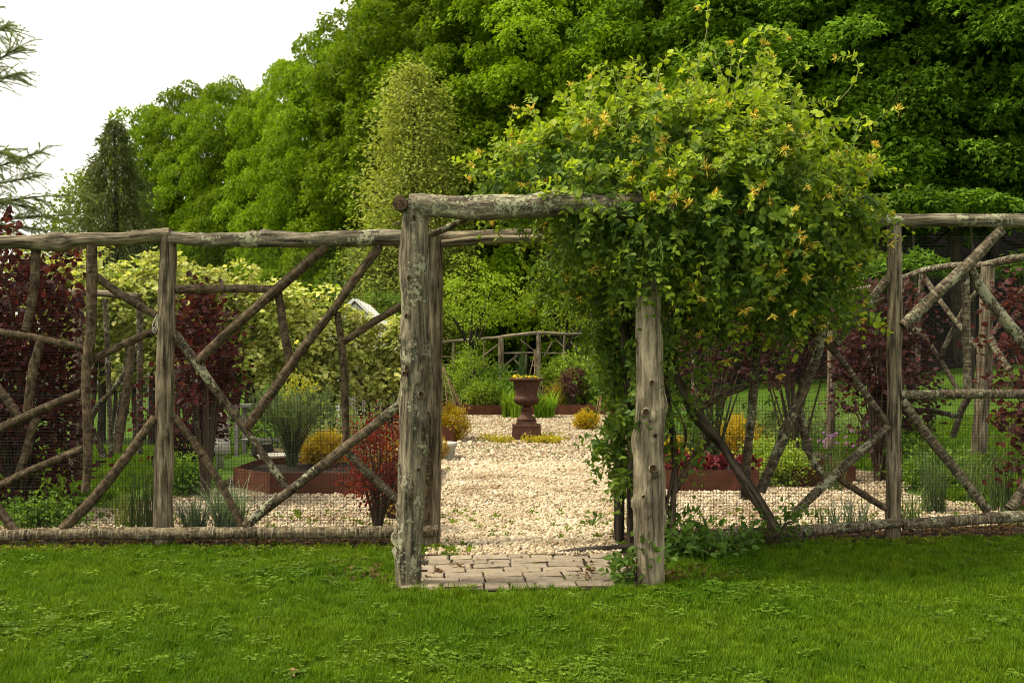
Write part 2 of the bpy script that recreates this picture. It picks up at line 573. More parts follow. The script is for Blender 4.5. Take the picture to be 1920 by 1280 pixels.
def dome_clumps(acc, centres, outs, rc, m, size, tm, ca, cb, rg, flat=.65, clump_var=.15):
    """leaf clumps: leaves over the upper, outer side of each clump, tips drooping outwards"""
    for c, o, r in zip(centres, outs, rc):
        mm = max(8, int(m * (r / np.mean(rc)) ** 2))
        d = rdir(mm * 2, rg)
        keep = d @ o > rg.uniform(-.25, .25, len(d))
        d = d[keep][:mm]
        n = len(d)
        rad = r * (rg.uniform(.68, 1.04, n) + np.where(rg.random(n) < .12, rg.uniform(0, .32, n), 0))
        P = c + d * rad[:, None] * np.array([1, 1, flat])
        D = unit(d * np.array([1, 1, .35]) + np.array([0, 0, -.35]) + .45 * rg.normal(size=(n, 3)))
        N = unit(d * .6 + np.array([0, 0, .8]) + .35 * rg.normal(size=(n, 3)))
        C = colmix(ca, cb, n, rg) * rg.uniform(1 - clump_var, 1 + clump_var)
        leaves(acc, P, D, N, size * rg.uniform(.7, 1.2, n), tm, C)


def ell_points(n, c, r, rg, lo=.75, hi=1.05, zmin=-1.0):
    d = rdir(n * 3, rg)
    d = d[d[:, 2] > zmin][:n]
    return np.asarray(c) + d * np.asarray(r) * rg.uniform(lo, hi, (len(d), 1)), d


def shrub(name, label, cat, base, rx, ry, h, ca, cb, leaf=.05, clusters=80, per=22, crad=.16, tm=OVAL, seed=1, stems=7, z0=.12, group=None, upright=.4, stemcol=(.10, .075, .05), mat='leaf', parent=None, lumps=.22):
    """a leafy shrub: stems from the base, leaf clusters through the crown with gaps between them"""
    rg = np.random.default_rng(seed)
    base = np.array([base[0], base[1], G(base[0], base[1]) if len(base) < 3 else base[2]], float)
    t = thing(name, label, cat, base, group)
    cz = h * (.5 + z0 / 2)
    rzz = h * (.5 - z0 / 2)
    d = rdir(clusters, rg)
    lump = 1 + lumps * np.sin(d[:, 0] * 5 + seed) * np.cos(d[:, 1] * 4 + seed * 1.7) + rg.normal(0, .08, clusters)
    rad = (rg.uniform(.25, 1, clusters) ** .45) * lump
    c = np.array([0, 0, cz]) + d * np.array([rx, ry, rzz]) * rad[:, None]
    c[:, 2] = np.maximum(c[:, 2], .03 + leaf * .5)
    acc = Acc()
    st = Acc()
    for i in range(clusters):
        out = unit(d[i] + np.array([0, 0, upright]))
        n = max(4, int(per * rg.uniform(.6, 1.4)))
        p = c[i] + rg.normal(0, crad * .5, (n, 3))
        p[:, 2] = np.maximum(p[:, 2], .02)
        D = unit(out * .8 + rg.normal(0, .55, (n, 3)))
        N = unit(np.array([0, 0, .9]) + out * .3 + rg.normal(0, .45, (n, 3)))
        leaves(acc, p, D, N, leaf * rg.uniform(.65, 1.25, n), tm, colmix(ca, cb, n, rg) * rg.uniform(.85, 1.15))
    for i in rg.choice(clusters, min(clusters, stems * 5), replace=False):
        a = rg.uniform(0, 6.28)
        b = np.array([math.cos(a), math.sin(a), 0]) * rg.uniform(0, .12) * rx
        mid = (b + c[i]) * .5 + rg.normal(0, .05, 3) * rx + np.array([0, 0, .12 * h])
        tube(st, catmull([b, mid, c[i]], 6), .004 + .006 * h, .002, np.array(stemcol) * rg.uniform(.7, 1.3))
    put('foliage', acc.mesh('foliage', M[mat]), t, world=False, kind='stuff')
    put('stem', st.mesh('stem', M['needle']), t, world=False)
    return t


def blades(acc, base, n, h, spread, width, ca, cb, rg, droop=.5, seg=4, hv=.35, rad=.03):
    """arching grass blades from one crown"""
    a = rg.uniform(0, 2 * np.pi, n)
    hh = h * rg.uniform(1 - hv, 1 + hv * .4, n)
    sp = spread * rg.uniform(.15, 1, n)
    dr = droop * rg.uniform(.3, 1.2, n)
    rr = rad * np.sqrt(rg.uniform(0, 1, n))
    a0 = rg.uniform(0, 2 * np.pi, n)
    b = np.asarray(base) + np.stack([np.cos(a0) * rr, np.sin(a0) * rr, np.zeros(n)], 1)
    t = np.linspace(0, 1, seg + 1)
    out = np.stack([np.cos(a), np.sin(a), np.zeros(n)], 1)
    side = np.stack([-np.sin(a), np.cos(a), np.zeros(n)], 1)
    hor = sp[:, None] * t[None] ** 1.6
    ver = hh[:, None] * (t[None] - dr[:, None] * .5 * t[None] ** 3)
    C = b[:, None] + hor[..., None] * out[:, None] + ver[..., None] * np.array([0, 0, 1.0])
    w = width * (1 - t ** 2.2) * .5
    w[-1] = 0
    Lf = C - side[:, None] * w[None, :, None]
    Rt = C + side[:, None] * w[None, :, None]
    k = 2 * (seg + 1)
    V = np.stack([Lf, Rt], 2).reshape(n, k, 3)
    T = []
    for i in range(seg):
        q = 2 * i
        T += [(q, q + 1, q + 3), (q, q + 3, q + 2)]
    T = np.array(T)[None] + (np.arange(n) * k)[:, None, None]
    acc.add(V, T, np.repeat(colmix(ca, cb, n, rg), k, 0))


def grass_clump(name, label, cat, base, h, spread, n, width, ca, cb, seed=1, droop=.5, rad=.06, group=None, flowers=None):
    rg = np.random.default_rng(seed)
    b = np.array([base[0], base[1], G(base[0], base[1]) if len(base) < 3 else base[2]], float)
    t = thing(name, label, cat, b, group)
    acc = Acc()
    blades(acc, (0, 0, 0), n, h, spread, width, ca, cb, rg, droop, rad=rad)
    put('blades', acc.mesh('blades', M['grass']), t, world=False, kind='stuff')
    return t


# ------------------------------------------------------------------ boxes and lathes
def box_geo(x0, x1, y0, y1, z0, z1, bev=0.0):
    if bev <= 0:
        V = np.array([[x, y, z] for z in (z0, z1) for y in (y0, y1) for x in (x0, x1)], float)
        T = np.array([(0, 2, 3), (0, 3, 1), (4, 5, 7), (4, 7, 6), (0, 1, 5), (0, 5, 4), (2, 6, 7), (2, 7, 3), (0, 4, 6), (0, 6, 2), (1, 3, 7), (1, 7, 5)])
        return V, T
    # chamfered top: base ring, upper ring, inset top ring
    def ring(i, z):
        return [[x0 + i, y0 + i, z], [x1 - i, y0 + i, z], [x1 - i, y1 - i, z], [x0 + i, y1 - i, z]]
    V = np.array(ring(0, z0) + ring(0, z1 - bev) + ring(bev * .35, z1 - bev * .3) + ring(bev, z1), float)
    T = [(0, 2, 1), (0, 3, 2)]
    for r in range(3):
        for j in range(4):
            a, b = r * 4 + j, r * 4 + (j + 1) % 4
            T += [(a, b, b + 4), (a, b + 4, a + 4)]
    T += [(12, 13, 14), (12, 14, 15)]
    return V, np.array(T)


def boxpart(name, parent, mat, x0, x1, y0, y1, z0, z1, bev=0.0, kind=None, world=True):
    V, T = box_geo(x0, x1, y0, y1, z0, z1, bev)
    return put(name, mesh_np(name, V, T, M[mat]), parent, world=world, kind=kind)


def lathe_geo(prof, sides=48, flute=None):
    """prof: (radius, z); flute(z) -> amplitude for a 24-fold ribbing"""
    th = np.linspace(0, 2 * np.pi, sides, endpoint=False)
    V = []
    for r, z in prof:
        rr = np.full(sides, r)
        if flute:
            rr = rr * (1 + flute(z) * np.abs(np.cos(th * 12)) - flute(z) * .5)
        V.append(np.stack([np.cos(th) * rr, np.sin(th) * rr, np.full(sides, z)], 1))
    n = len(prof)
    V = np.concatenate(V + [np.array([[0, 0, prof[0][1]], [0, 0, prof[-1][1]]])])
    T = []
    for i in range(n - 1):
        for j in range(sides):
            a, b = i * sides + j, i * sides + (j + 1) % sides
            T += [(a, b, b + sides), (a, b + sides, a + sides)]
    for j in range(sides):
        T += [(n * sides, (j + 1) % sides, j), (n * sides + 1, (n - 1) * sides + j, (n - 1) * sides + (j + 1) % sides)]
    return V, np.array(T)


# ------------------------------------------------------------------ instanced ground cover
def scatter(name, pts, rots, scl, idx, variants, label, cat):
    me = bpy.data.meshes.new(name)
    pts = np.asarray(pts, np.float32)
    me.vertices.add(len(pts))
    me.vertices.foreach_set('co', pts.ravel())
    a = me.attributes.new('rot', 'FLOAT_VECTOR', 'POINT')
    a.data.foreach_set('vector', np.asarray(rots, np.float32).ravel())
    a = me.attributes.new('scl', 'FLOAT', 'POINT')
    a.data.foreach_set('value', np.asarray(scl, np.float32))
    a = me.attributes.new('idx', 'INT', 'POINT')
    a.data.foreach_set('value', np.asarray(idx, np.int32))
    o = bpy.data.objects.new(name, me)
    COL.objects.link(o)
    o['kind'] = 'stuff'
    o['label'] = label
    o['category'] = cat
    coll = bpy.data.collections.new(name + '_kinds')
    for v in variants:
        coll.objects.link(v)
    ng = bpy.data.node_groups.new(name, 'GeometryNodeTree')
    ng.interface.new_socket('Geometry', in_out='INPUT', socket_type='NodeSocketGeometry')
    ng.interface.new_socket('Geometry', in_out='OUTPUT', socket_type='NodeSocketGeometry')
    gi = ng.nodes.new('NodeGroupInput')
    go = ng.nodes.new('NodeGroupOutput')
    ci = ng.nodes.new('GeometryNodeCollectionInfo')
    ci.inputs['Collection'].default_value = coll
    ci.inputs['Separate Children'].default_value = True
    ci.inputs['Reset Children'].default_value = True
    ip = ng.nodes.new('GeometryNodeInstanceOnPoints')
    ip.inputs['Pick Instance'].default_value = True

    def attr(nm, typ):
        n = ng.nodes.new('GeometryNodeInputNamedAttribute')
        n.data_type = typ
        n.inputs['Name'].default_value = nm
        return n.outputs[0]
    L = ng.links.new
    L(gi.outputs[0], ip.inputs['Points'])
    L(ci.outputs[0], ip.inputs['Instance'])
    L(attr('idx', 'INT'), ip.inputs['Instance Index'])
    L(attr('rot', 'FLOAT_VECTOR'), ip.inputs['Rotation'])
    L(attr('scl', 'FLOAT'), ip.inputs['Scale'])
    L(ip.outputs[0], go.inputs[0])
    md = o.modifiers.new('scatter', 'NODES')
    md.node_group = ng
    return o


# ================================================================== THE SETTING
def sheet(name, xs, ys, mat, lift=0.0, mask=None, kind='structure'):
    X, Y = np.meshgrid(xs, ys)
    V = np.stack([X, Y, gz(X, Y) + lift], -1).reshape(-1, 3)
    nx, ny = len(xs), len(ys)
    i = (np.arange(ny - 1)[:, None] * nx + np.arange(nx - 1)[None]).ravel()
    F = np.stack([i, i + 1, i + nx + 1, i + nx], 1)
    if mask is not None:
        cc = V[F].mean(1)
        F = F[mask(cc[:, 0], cc[:, 1])]
        used = np.unique(F)
        remap = np.zeros(len(V), int)
        remap[used] = np.arange(len(used))
        V = V[used]
        F = remap[F]
    return put(name, mesh_np(name, V, F, M[mat], smooth=True), kind=kind)


def coords(lo, hi, near_lo, near_hi, fine, coarse_n):
    a = near_lo - np.geomspace(1, near_lo - lo + 1, coarse_n)[::-1] + 1
    b = np.arange(near_lo + fine, near_hi, fine)
    c = near_hi + np.geomspace(1, hi - near_hi + 1, coarse_n) - 1
    return np.concatenate([a, b, c])


sheet('ground', coords(-500, 500, -14, 14, .5, 30), coords(-60, 700, 2, 60, .5, 30), 'ground')


def in_gravel(x, y):
    w = .12 * np.sin(x * 3.1 + y) + .10 * np.sin(y * 2.3 + 1.7 * x) + .06 * np.sin(7 * x + 5 * y)
    a = (np.abs(x) < 4.5 + w) & (y > 8.10 + w * .5) & (y < 9.6 + w)
    b = (x > -3.5 + w) & (x < 4.3 + w) & (y >= 9.3) & (y < 15.5 + w)
    c = (x > -4.0 + w) & (x < 3.2 + w) & (y >= 15.0) & (y < 24.9)
    d = (x > -.62) & (x < .80) & (y > 7.22 + .04 * np.sin(9 * x)) & (y < 8.5)
    return a | b | c | d


sheet('gravel_court', np.arange(-5, 5.01, .08), np.arange(7, 25.2, .08), 'gravel', .012, in_gravel)
sheet('forest_floor', np.arange(-30, 60, 1.0), np.arange(22, 95, 1.0), 'forestfloor', .03,
      lambda x, y: ((y - 36.2 + .76 * x) / 1.26 > 0) & (x > -26) & (y > 26.0))


def in_border(x, y):
    w = .07 * np.sin(4 * x) + .05 * np.sin(9.3 * x + 1) + .03 * np.sin(17 * x)
    return (y > 7.42 + w) & (y < 8.16 + w) & ((x < -.66) | (x > .84))


sheet('soil_border', np.arange(-7, 7.01, .06), np.arange(7.2, 8.3, .06), 'soil', .006, in_border)
sheet('paving_bed', np.linspace(-.72, .92, 12), np.linspace(6.09, 7.30, 8), 'soil', .006)

# pavers
rg = np.random.default_rng(21)
paving = bpy.data.objects.new('paving', None)
paving['kind'] = 'structure'
paving.location = (0.1, 6.75, 0)
COL.objects.link(paving)
pv_mesh = []
for k in range(6):
    V, T = box_geo(-.124, .124, -.072, .072, -.05, .014, .016)
    V = V + rg.normal(0, .0045, V.shape) * np.array([1, 1, .5])
    pv_mesh.append(mesh_np('paver', V, T, M['paver'], smooth=False))
for r in range(7):
    y = 6.19 + r * .153
    x = -.70 + (.125 if r % 2 else 0.0) + rg.uniform(-.02, .02)
    while x < .86:
        w = 1.0 if rg.random() > .18 else .62
        cx = x + .127 * w
        if -.66 < cx < .86:
            o = bpy.data.objects.new('paver', pv_mesh[rg.integers(6)])
            COL.objects.link(o)
            o.parent = paving
            curve = .035 * math.sin(cx * 2.2 + .6)
            o.location = (cx - .1 + rg.normal(0, .002), y + curve - 6.75, .012 + rg.uniform(-.007, .005))
            o.rotation_euler = (rg.normal(0, .012), rg.normal(0, .012), .06 * math.cos(cx * 2.2) + rg.normal(0, .02))
            o.scale = (w, 1, 1)
        x += .258 * w

# ================================================================== RUSTIC FENCES
FY = 7.62     # plane of the front fence


def px_log(name, pix, wpx, mat, parent, Y=FY, dy=0.0, **kw):
    """a pole from its picture points (x, y[, Y]) and widths in pixels"""
    pts, rad = [], []
    for p in pix:
        yy = (p[2] if len(p) > 2 else Y) + dy
        pts.append(at(p[0], p[1], yy))
    ws = wpx if isinstance(wpx, (list, tuple)) else [wpx, wpx * .94]
    Yr = (pix[0][2] if len(pix[0]) > 2 else Y)
    rad = [w * .5 / FPX * Yr for w in ws]
    return log(name, pts, rad, mat, parent, **kw)


def wire_panel(parent, x0, x1, Y, zb, zt, pitch, w, tilt=0.0, seed=0, droopy=.0):
    """welded mesh, every wire a thin four-sided bar"""
    rg = np.random.default_rng(seed)
    acc = Acc()
    nx = int((x1 - x0) / pitch)
    nz = int((zt - zb) / pitch)
    wave = lambda x, z: .006 * np.sin(x * 5 + seed) + .005 * np.sin(z * 6 + x * 2)
    for i in range(nx + 1):
        x = x0 + i * pitch
        z = np.linspace(zb, zt + rg.uniform(-.01, .01), 5)
        P = np.stack([x + droopy * np.sin(z * 3 + i * .05), Y + wave(x, z), z], 1)
        tube(acc, P, w, w, (0, 0, 0), 3)
    for j in range(nz + 1):
        z = zb + j * pitch
        x = np.linspace(x0, x1, 9)
        P = np.stack([x, Y + .002 + wave(x, z), z + droopy * np.sin(x * 2.5)], 1)
        tube(acc, P, w, w, (0, 0, 0), 3)
    return put('wire_mesh', acc.mesh('wire_mesh', M['wire']), parent, kind='stuff')


def kn(n, seed, h=.012, w=.022, front=True):
    r = np.random.default_rng(seed)
    return [(r.uniform(.04, .96), r.uniform(0, 6.28), h * r.uniform(.5, 1.3), w * r.uniform(.7, 1.4)) for _ in range(n)]


FL = thing('rustic_fence', 'log and branch fence with wire mesh between the gateway and the larch side', 'fence', (at(305, 1020, FY)[0], FY, 0))
# top rails
px_log('top_rail', [(-150, 462), (-40, 457), (20, 454), (105, 453), (150, 450), (240, 447), (290, 441), (320, 437)], [25, 25, 24, 31, 26, 25, 27, 24], 'rail', FL, dy=-.02, rough=.10, knots=[(.55, 6.0, .02, .05), (.57, 3.6, .03, .06), (.86, 5.6, .012, .05)], sides=18)
px_log('top_rail', [(318, 446), (370, 449), (440, 450), (500, 449), (600, 449), (700, 446), (800, 447)], [24, 25, 28, 30, 29, 31, 30], 'rail_lichen', FL, dy=-.02, rough=.09, knots=[(.32, 6.1, .022, .03), (.37, .1, .022, .03), (.12, 6.2, .015, .03), (.6, 5.2, .01, .03)], sides=18)
# bottom rails
px_log('bottom_rail', [(-160, 1012), (0, 1004), (110, 1000), (220, 999), (330, 999), (480, 998), (600, 998), (745, 996), (822, 994)], [17, 20, 22, 22, 22, 21, 22, 22, 22], 'rail_low', FL, dy=-.06, rough=.05, knots=kn(10, 3), sides=16)
# post
log('post', [at(316, 441, FY), at(311, 620, FY), at(308, 800, FY), at(305, 1034, FY)], [.061, .064, .068, .073], 'post', FL, rough=.07, sides=18, knots=[(.1, 4.5, .02, .025), (.22, 4.9, .015, .02), (.40, 4.7, .02, .025), (.45, .3, .02, .03), (.63, 5.0, .022, .03), (.72, 3.1, .025, .03), (.3, 4.2, .012, .02)])
log('post', [at(-172, 452, FY), at(-176, 1034, FY)], [.062, .072], 'post', FL, rough=.06, sides=16, knots=kn(8, 5))
left_braces = [
    ([(68, 462), (63, 540), (49, 619)], [17, 16], 'bark', .05), ([(76, 636), (62, 700), (51, 772)], [17, 16], 'bark', .04), ([(67, 782), (52, 840), (35, 891)], [15, 15], 'bark', .04),
    ([(172, 460), (172, 560), (171, 625), (163, 700), (163, 770), (164, 870), (159, 922)], [20, 20, 19, 17, 16, 16, 15], 'bark', -.02),
    ([(-60, 612), (0, 622), (60, 632), (110, 643), (164, 653)], [13, 14, 13], 'bark', .03),
    ([(-60, 834), (0, 803), (75, 768), (153, 735)], [15, 15], 'bark', .0), ([(-60, 655), (0, 734), (34, 780)], [15, 15], 'bark', .03),
    ([(-60, 932), (0, 910), (60, 881), (158, 840)], [15, 14], 'bark', .01), ([(-70, 868), (0, 957), (30, 996)], [17, 16], 'bark', .0),
    ([(176, 515), (230, 553), (293, 592)], [15, 15], 'bark', .02), ([(169, 676), (225, 650), (292, 619)], [15, 14], 'bark', .02),
    ([(118, 991), (165, 945), (205, 898), (250, 840), (290, 782)], [19, 19, 18, 16], 'bark', -.03), ([(245, 640), (238, 720), (219, 848)], [18, 17, 16], 'bark', .05),
    ([(328, 542), (420, 542), (516, 543)], [16, 15], 'bark', .03), ([(612, 461), (515, 546), (440, 613), (371, 677)], [19, 18, 17], 'bark', -.01),
    ([(522, 548), (530, 600), (545, 682)], [14, 16, 17], 'bark', .03), ([(713, 461), (660, 530), (625, 581), (560, 666), (510, 737), (462, 801)], [16, 17, 16, 17, 18, 19], 'bark', -.01),
    ([(632, 585), (640, 640), (647, 710), (648, 833)], [13, 14, 14, 14], 'bark', .03), ([(643, 641), (690, 610), (756, 571)], [13, 13], 'bark', .03),
    ([(329, 626), (372, 685), (416, 748), (460, 806), (500, 862), (540, 918)], [17, 17, 16, 15, 14, 14], 'bark_lichen', .01),
    ([(327, 779), (390, 870), (430, 938), (453, 987)], [13, 14, 14, 13], 'bark', .0), ([(459, 986), (510, 945), (560, 908), (640, 845), (700, 798), (756, 751)], [18, 19, 18, 19, 18, 17], 'bark_lichen', -.02),
    ([(652, 848), (700, 893), (751, 943)], [16, 16, 15], 'bark_lichen', .02), ([(797, 772), (800, 880), (797, 990)], [15, 17, 18], 'bark', -.03),
]
for i, (p, w, m, d) in enumerate(left_braces):
    px_log('brace', p, w, m, FL, dy=d - .02, rough=.045, bend=.004, knots=kn(3 + int(len(p)), 40 + i, .007, .018), sides=12)
wire_panel(FL, -4.66, -2.66, FY + .075, .02, 1.17, .0254, .0014, seed=1)
wire_panel(FL, -2.70, -.64, FY + .075, .02, 1.15, .0254, .0014, seed=2)
wire_panel(FL, -4.66, -.64, FY + .082, 1.16, 2.30, .0215, .0005, seed=3, droopy=.004)
bind = Acc()
for k in range(3):
    a = np.linspace(0, 6.28, 16)
    c = at(291, 603 + 1.5 * k, FY - .08)
    tube(bind, np.stack([c[0] + .018 * np.cos(a), c[1] + .03 * np.sin(a), c[2] + .055 * np.cos(a + .35 * k) - .01 * k], 1), .0035, .0035, (.5, .47, .4))
put('binding', bind.mesh('binding', M['twine']), FL)

FR = thing('rustic_fence', 'lichened log fence with wire mesh on the honeysuckle side of the gateway', 'fence', (at(1677, 1015, FY)[0], FY, 0))
px_log('top_rail', [(1165, 432), (1400, 420), (1560, 414), (1690, 414), (1800, 413), (1920, 415), (2080, 418)], [24, 24, 24, 24, 25, 26, 26], 'rail_lichen', FR, dy=-.02, rough=.06, sides=16, knots=kn(9, 8))
px_log('bottom_rail', [(1185, 1012), (1320, 1004), (1480, 996), (1600, 988), (1690, 979)], [20, 21, 21, 19, 18], 'birch', FR, dy=-.06, rough=.05, sides=16, knots=kn(6, 9))
px_log('bottom_rail', [(1692, 983), (1780, 977), (1850, 972), (1920, 967), (2080, 958)], [19, 20, 20, 21, 20], 'birch', FR, dy=-.06, rough=.06, sides=16, knots=kn(6, 10))
log('post', [at(1677, 416, FY), at(1677, 700, FY), at(1674, 1030, FY)], [.053, .056, .056], 'post', FR, rough=.07, sides=16, knots=kn(14, 11, .012, .02))
log('post', [at(2050, 416, FY), at(2052, 1030, FY)], [.055, .06], 'post', FR, rough=.07, sides=14, knots=kn(6, 12))
right_braces = [
    ([(1260, 925), (1297, 868), (1336, 810)], [16, 15], 'bark', .04), ([(1308, 768), (1345, 748), (1400, 722)], [14, 13], 'bark', .05),
    ([(1425, 560), (1420, 640), (1410, 760), (1400, 860), (1396, 935)], [17, 17, 16, 16, 15], 'bark_lichen', .02),
    ([(1545, 610), (1530, 675), (1503, 740), (1465, 830), (1426, 922)], [17, 18, 20, 19, 18], 'bark_lichen', .0),
    ([(1498, 762), (1512, 830), (1528, 868), (1547, 897)], [15, 14, 13], 'bark_lichen', .02),
    ([(1489, 963), (1540, 912), (1600, 858), (1667, 798)], [16, 17, 16, 15], 'birch', -.01),
    ([(1569, 893), (1625, 930), (1690, 970)], [13, 12], 'bark', .02), ([(1569, 662), (1615, 728), (1664, 794)], [12, 13], 'birch', .02),
    ([(1664, 521), (1620, 580), (1567, 645)], [16, 16], 'birch', .01), ([(1440, 500), (1500, 585), (1569, 664)], [14, 14], 'bark', .03),
    ([(1310, 625), (1370, 628), (1420, 628)], [12, 12], 'bark', .04), ([(1660, 560), (1560, 610), (1500, 640)], [11, 11], 'bark', .08),
    ([(1692, 611), (1755, 553), (1810, 502), (1878, 430)], [22, 21, 22, 20], 'birch', -.02), ([(1817, 499), (1850, 555), (1890, 605), (1960, 690)], [18, 20, 22, 22], 'bark_lichen', .02),
    ([(1809, 510), (1811, 600), (1814, 735)], [15, 15, 16], 'birch', .02), ([(1688, 740), (1800, 739), (1980, 738)], [16, 17, 17], 'birch', -.01),
    ([(1690, 750), (1745, 822), (1800, 890), (1852, 957)], [17, 18, 18, 18], 'birch', .0), ([(1893, 953), (1925, 908), (1990, 820)], [20, 19], 'birch', .0),
]
for i, (p, w, m, d) in enumerate(right_braces):
    px_log('brace', p, w, m, FR, dy=d - .02, rough=.055, bend=.004, knots=kn(3 + int(len(p)), 90 + i, .008, .018), sides=12)
wire_panel(FR, 1.20, 2.90, FY + .075, .05, 1.16, .0254, .0014, seed=4)
wire_panel(FR, 2.92, 4.5, FY + .075, .07, 1.25, .0254, .0014, seed=5)
wire_panel(FR, 1.10, 4.5, FY + .082, 1.18, 2.40, .0215, .0006, seed=6, droopy=.004)

# gateway ---------------------------------------------------------
YF, YB = 6.22, 7.66
GW = thing('gateway', 'cedar log garden gateway of four posts carrying log beams over the paving', 'gateway', (.1, 7.0, 0))
pl = log('post', [at(777, 392, YF), at(777, 560, YF), at(779, 700, YF), at(772, 900, YF), at(764, 1108, YF)], [.081, .086, .092, .082, .079], 'post_lichen', GW, rough=.075, sides=24, step=.03,
         knots=[(.34, 4.0, .022, .02), (.36, 4.6, .03, .025), (.40, 4.3, .03, .03), (.41, 5.3, .02, .02), (.44, 4.9, .028, .025), (.46, 4.0, .03, .025), (.55, 5.6, .03, .03), (.72, 4.6, .03, .03), (.78, 3.4, .035, .03), (.86, 3.3, .05, .025), (.9, 3.2, .03, .02), (.05, 4.8, .012, .012), (.5, 2.9, .03, .025), (.62, 5.7, .03, .03)])
log('post', [at(815, 443, YB), at(812, 700, YB), at(808, 1036, YB)], [.066, .070, .070], 'post', GW, rough=.05, sides=18, knots=kn(8, 31))
pr = log('post', [at(1219, 398, YF), at(1216, 560, YF), at(1217, 640, YF), at(1219, 760, YF), at(1216, 826, YF), at(1217, 925, YF), at(1217, 1000, YF), at(1220, 1116, YF)], [.072, .076, .088, .088, .098, .101, .095, .086], 'post_pale', GW, rough=.05, sides=28, step=.025, seed=77,
         knots=[(.53, 4.75, .035, .028), (.68, 4.95, .035, .028), (.45, 4.9, .022, .018), (.59, 5.0, .018, .015), (.76, 3.2, .03, .04), (.60, 3.2, .02, .06), (.50, 6.1, .02, .05), (.80, 6.2, .02, .05), (.9, 4.6, .015, .03)])
log('post', [at(1161, 432, YB), at(1162, 700, YB), at(1161, 1012, YB)], [.048, .045, .042], 'trunk', GW, rough=.05, sides=14, knots=kn(5, 33))
def knot_on(post, px, py, Y, r):
    c = at(px, py, Y)
    V, T = lathe_geo([(r * 1.15, -.012), (r * 1.05, .004), (r * .85, .010), (r * .62, .007), (r * .45, -.002), (r * .22, .001)], 14)
    V = V + RNG.normal(0, r * .05, V.shape)
    V = np.stack([V[:, 0] + c[0], c[1] - V[:, 2], V[:, 1] * 1.15 + c[2]], 1)
    mi = np.where(np.arange(len(T)) // 28 >= 2, 1, 0)
    put('knot', mesh_np('knot', V, T[:, ::-1], [M['post_pale' if post is pr else 'post'], M['cutend']], lc=V * 1.0, smooth=True, midx=mi), post)


for (x, y, r) in [(1211, 773, .024), (1224, 878, .024), (1222, 717, .016), (1229, 816, .011), (1206, 930, .010)]:
    knot_on(pr, x, y, YF - .112, r)
for (x, y, r) in [(762, 592, .014), (764, 690, .020), (790, 740, .022), (773, 663, .015), (795, 668, .012), (772, 928, .016), (758, 700, .014), (777, 408, .012), (766, 520, .011), (785, 880, .012)]:
    knot_on(pl, x, y, YF - .092, r)
# beams
log('beam', [at(767, 386, YF - .02), at(840, 391, YF - .02), at(960, 388, YF - .02), at(1060, 384, YF - .02), at(1180, 386, YF - .02), at(1262, 388, YF - .02)], [.064, .072, .073, .072, .068, .066], 'rail_lichen', GW, rough=.09, sides=24, step=.03, knots=kn(5, 34, .012, .04))
log('beam', [at(750, 380, YF - .13), at(770, 398, 7.0), at(795, 416, YB + .12)], [.046, .048, .050], 'rail', GW, rough=.04, sides=18)
log('beam', [at(1236, 385, YF - .10), at(1205, 405, 7.0), at(1178, 424, YB + .12)], [.046, .048, .050], 'rail', GW, rough=.04, sides=18)
log('beam', [at(822, 443, YB), at(930, 441, YB), at(1060, 437, YB), at(1180, 432, YB)], [.036, .042, .045, .045], 'rail', GW, rough=.07, sides=16)
log('beam', [at(828, 457, YB - .06), at(930, 449, YB - .06), at(1060, 447, YB - .06), at(1180, 444, YB - .06)], [.030, .034, .038, .04], 'rail', GW, rough=.07, sides=16)
log('brace', [at(806, 439, YF + .15), at(826, 433, YF + .15), at(850, 422, YF + .12), at(876, 410, YF + .08)], [.024, .020, .021, .018], 'birch', GW, rough=.05, sides=14)
log('threshold_log', [at(1010, 1039, 7.30), at(1090, 1032, 7.33), at(1190, 1024, 7.36)], [.012, .024, .03], 'trunk', GW, rough=.12, sides=12)
for (x, y, dx, dy_) in [(757, 960, -13, -14), (752, 1000, -12, 8), (750, 1020, -8, 6), (757, 645, -18, 12), (752, 640, -9, -6), (749, 418, -14, 4), (790, 1040, 6, 20), (752, 870, -10, 3)]:
    a = at(x, y, YF - .02)
    b = at(x + dx, y + dy_, YF - .05)
    stub = Acc()
    tube(stub, np.array([a, (a + b) / 2 + [0, -.006, .004], b]), .011, .004, (.2, .17, .13), 6)
    lcst = mesh_np('branch_stub', np.concatenate(stub.V), np.concatenate(stub.T), M['post_lichen'], lc=np.concatenate(stub.V), smooth=True)
    put('branch_stub', lcst, GW)

# fence on the right, beyond the mesh ---------------------------------
YR = 10.8
FB = thing('rustic_fence', 'rustic branch fence climbing the slope behind the dark red shrub and lawn', 'fence', (at(1845, 800, YR)[0], YR, G(5.1, YR)))


def rpt(px, py):
    Y = YR + (1848 - px) * .0068
    return (px, py, Y)


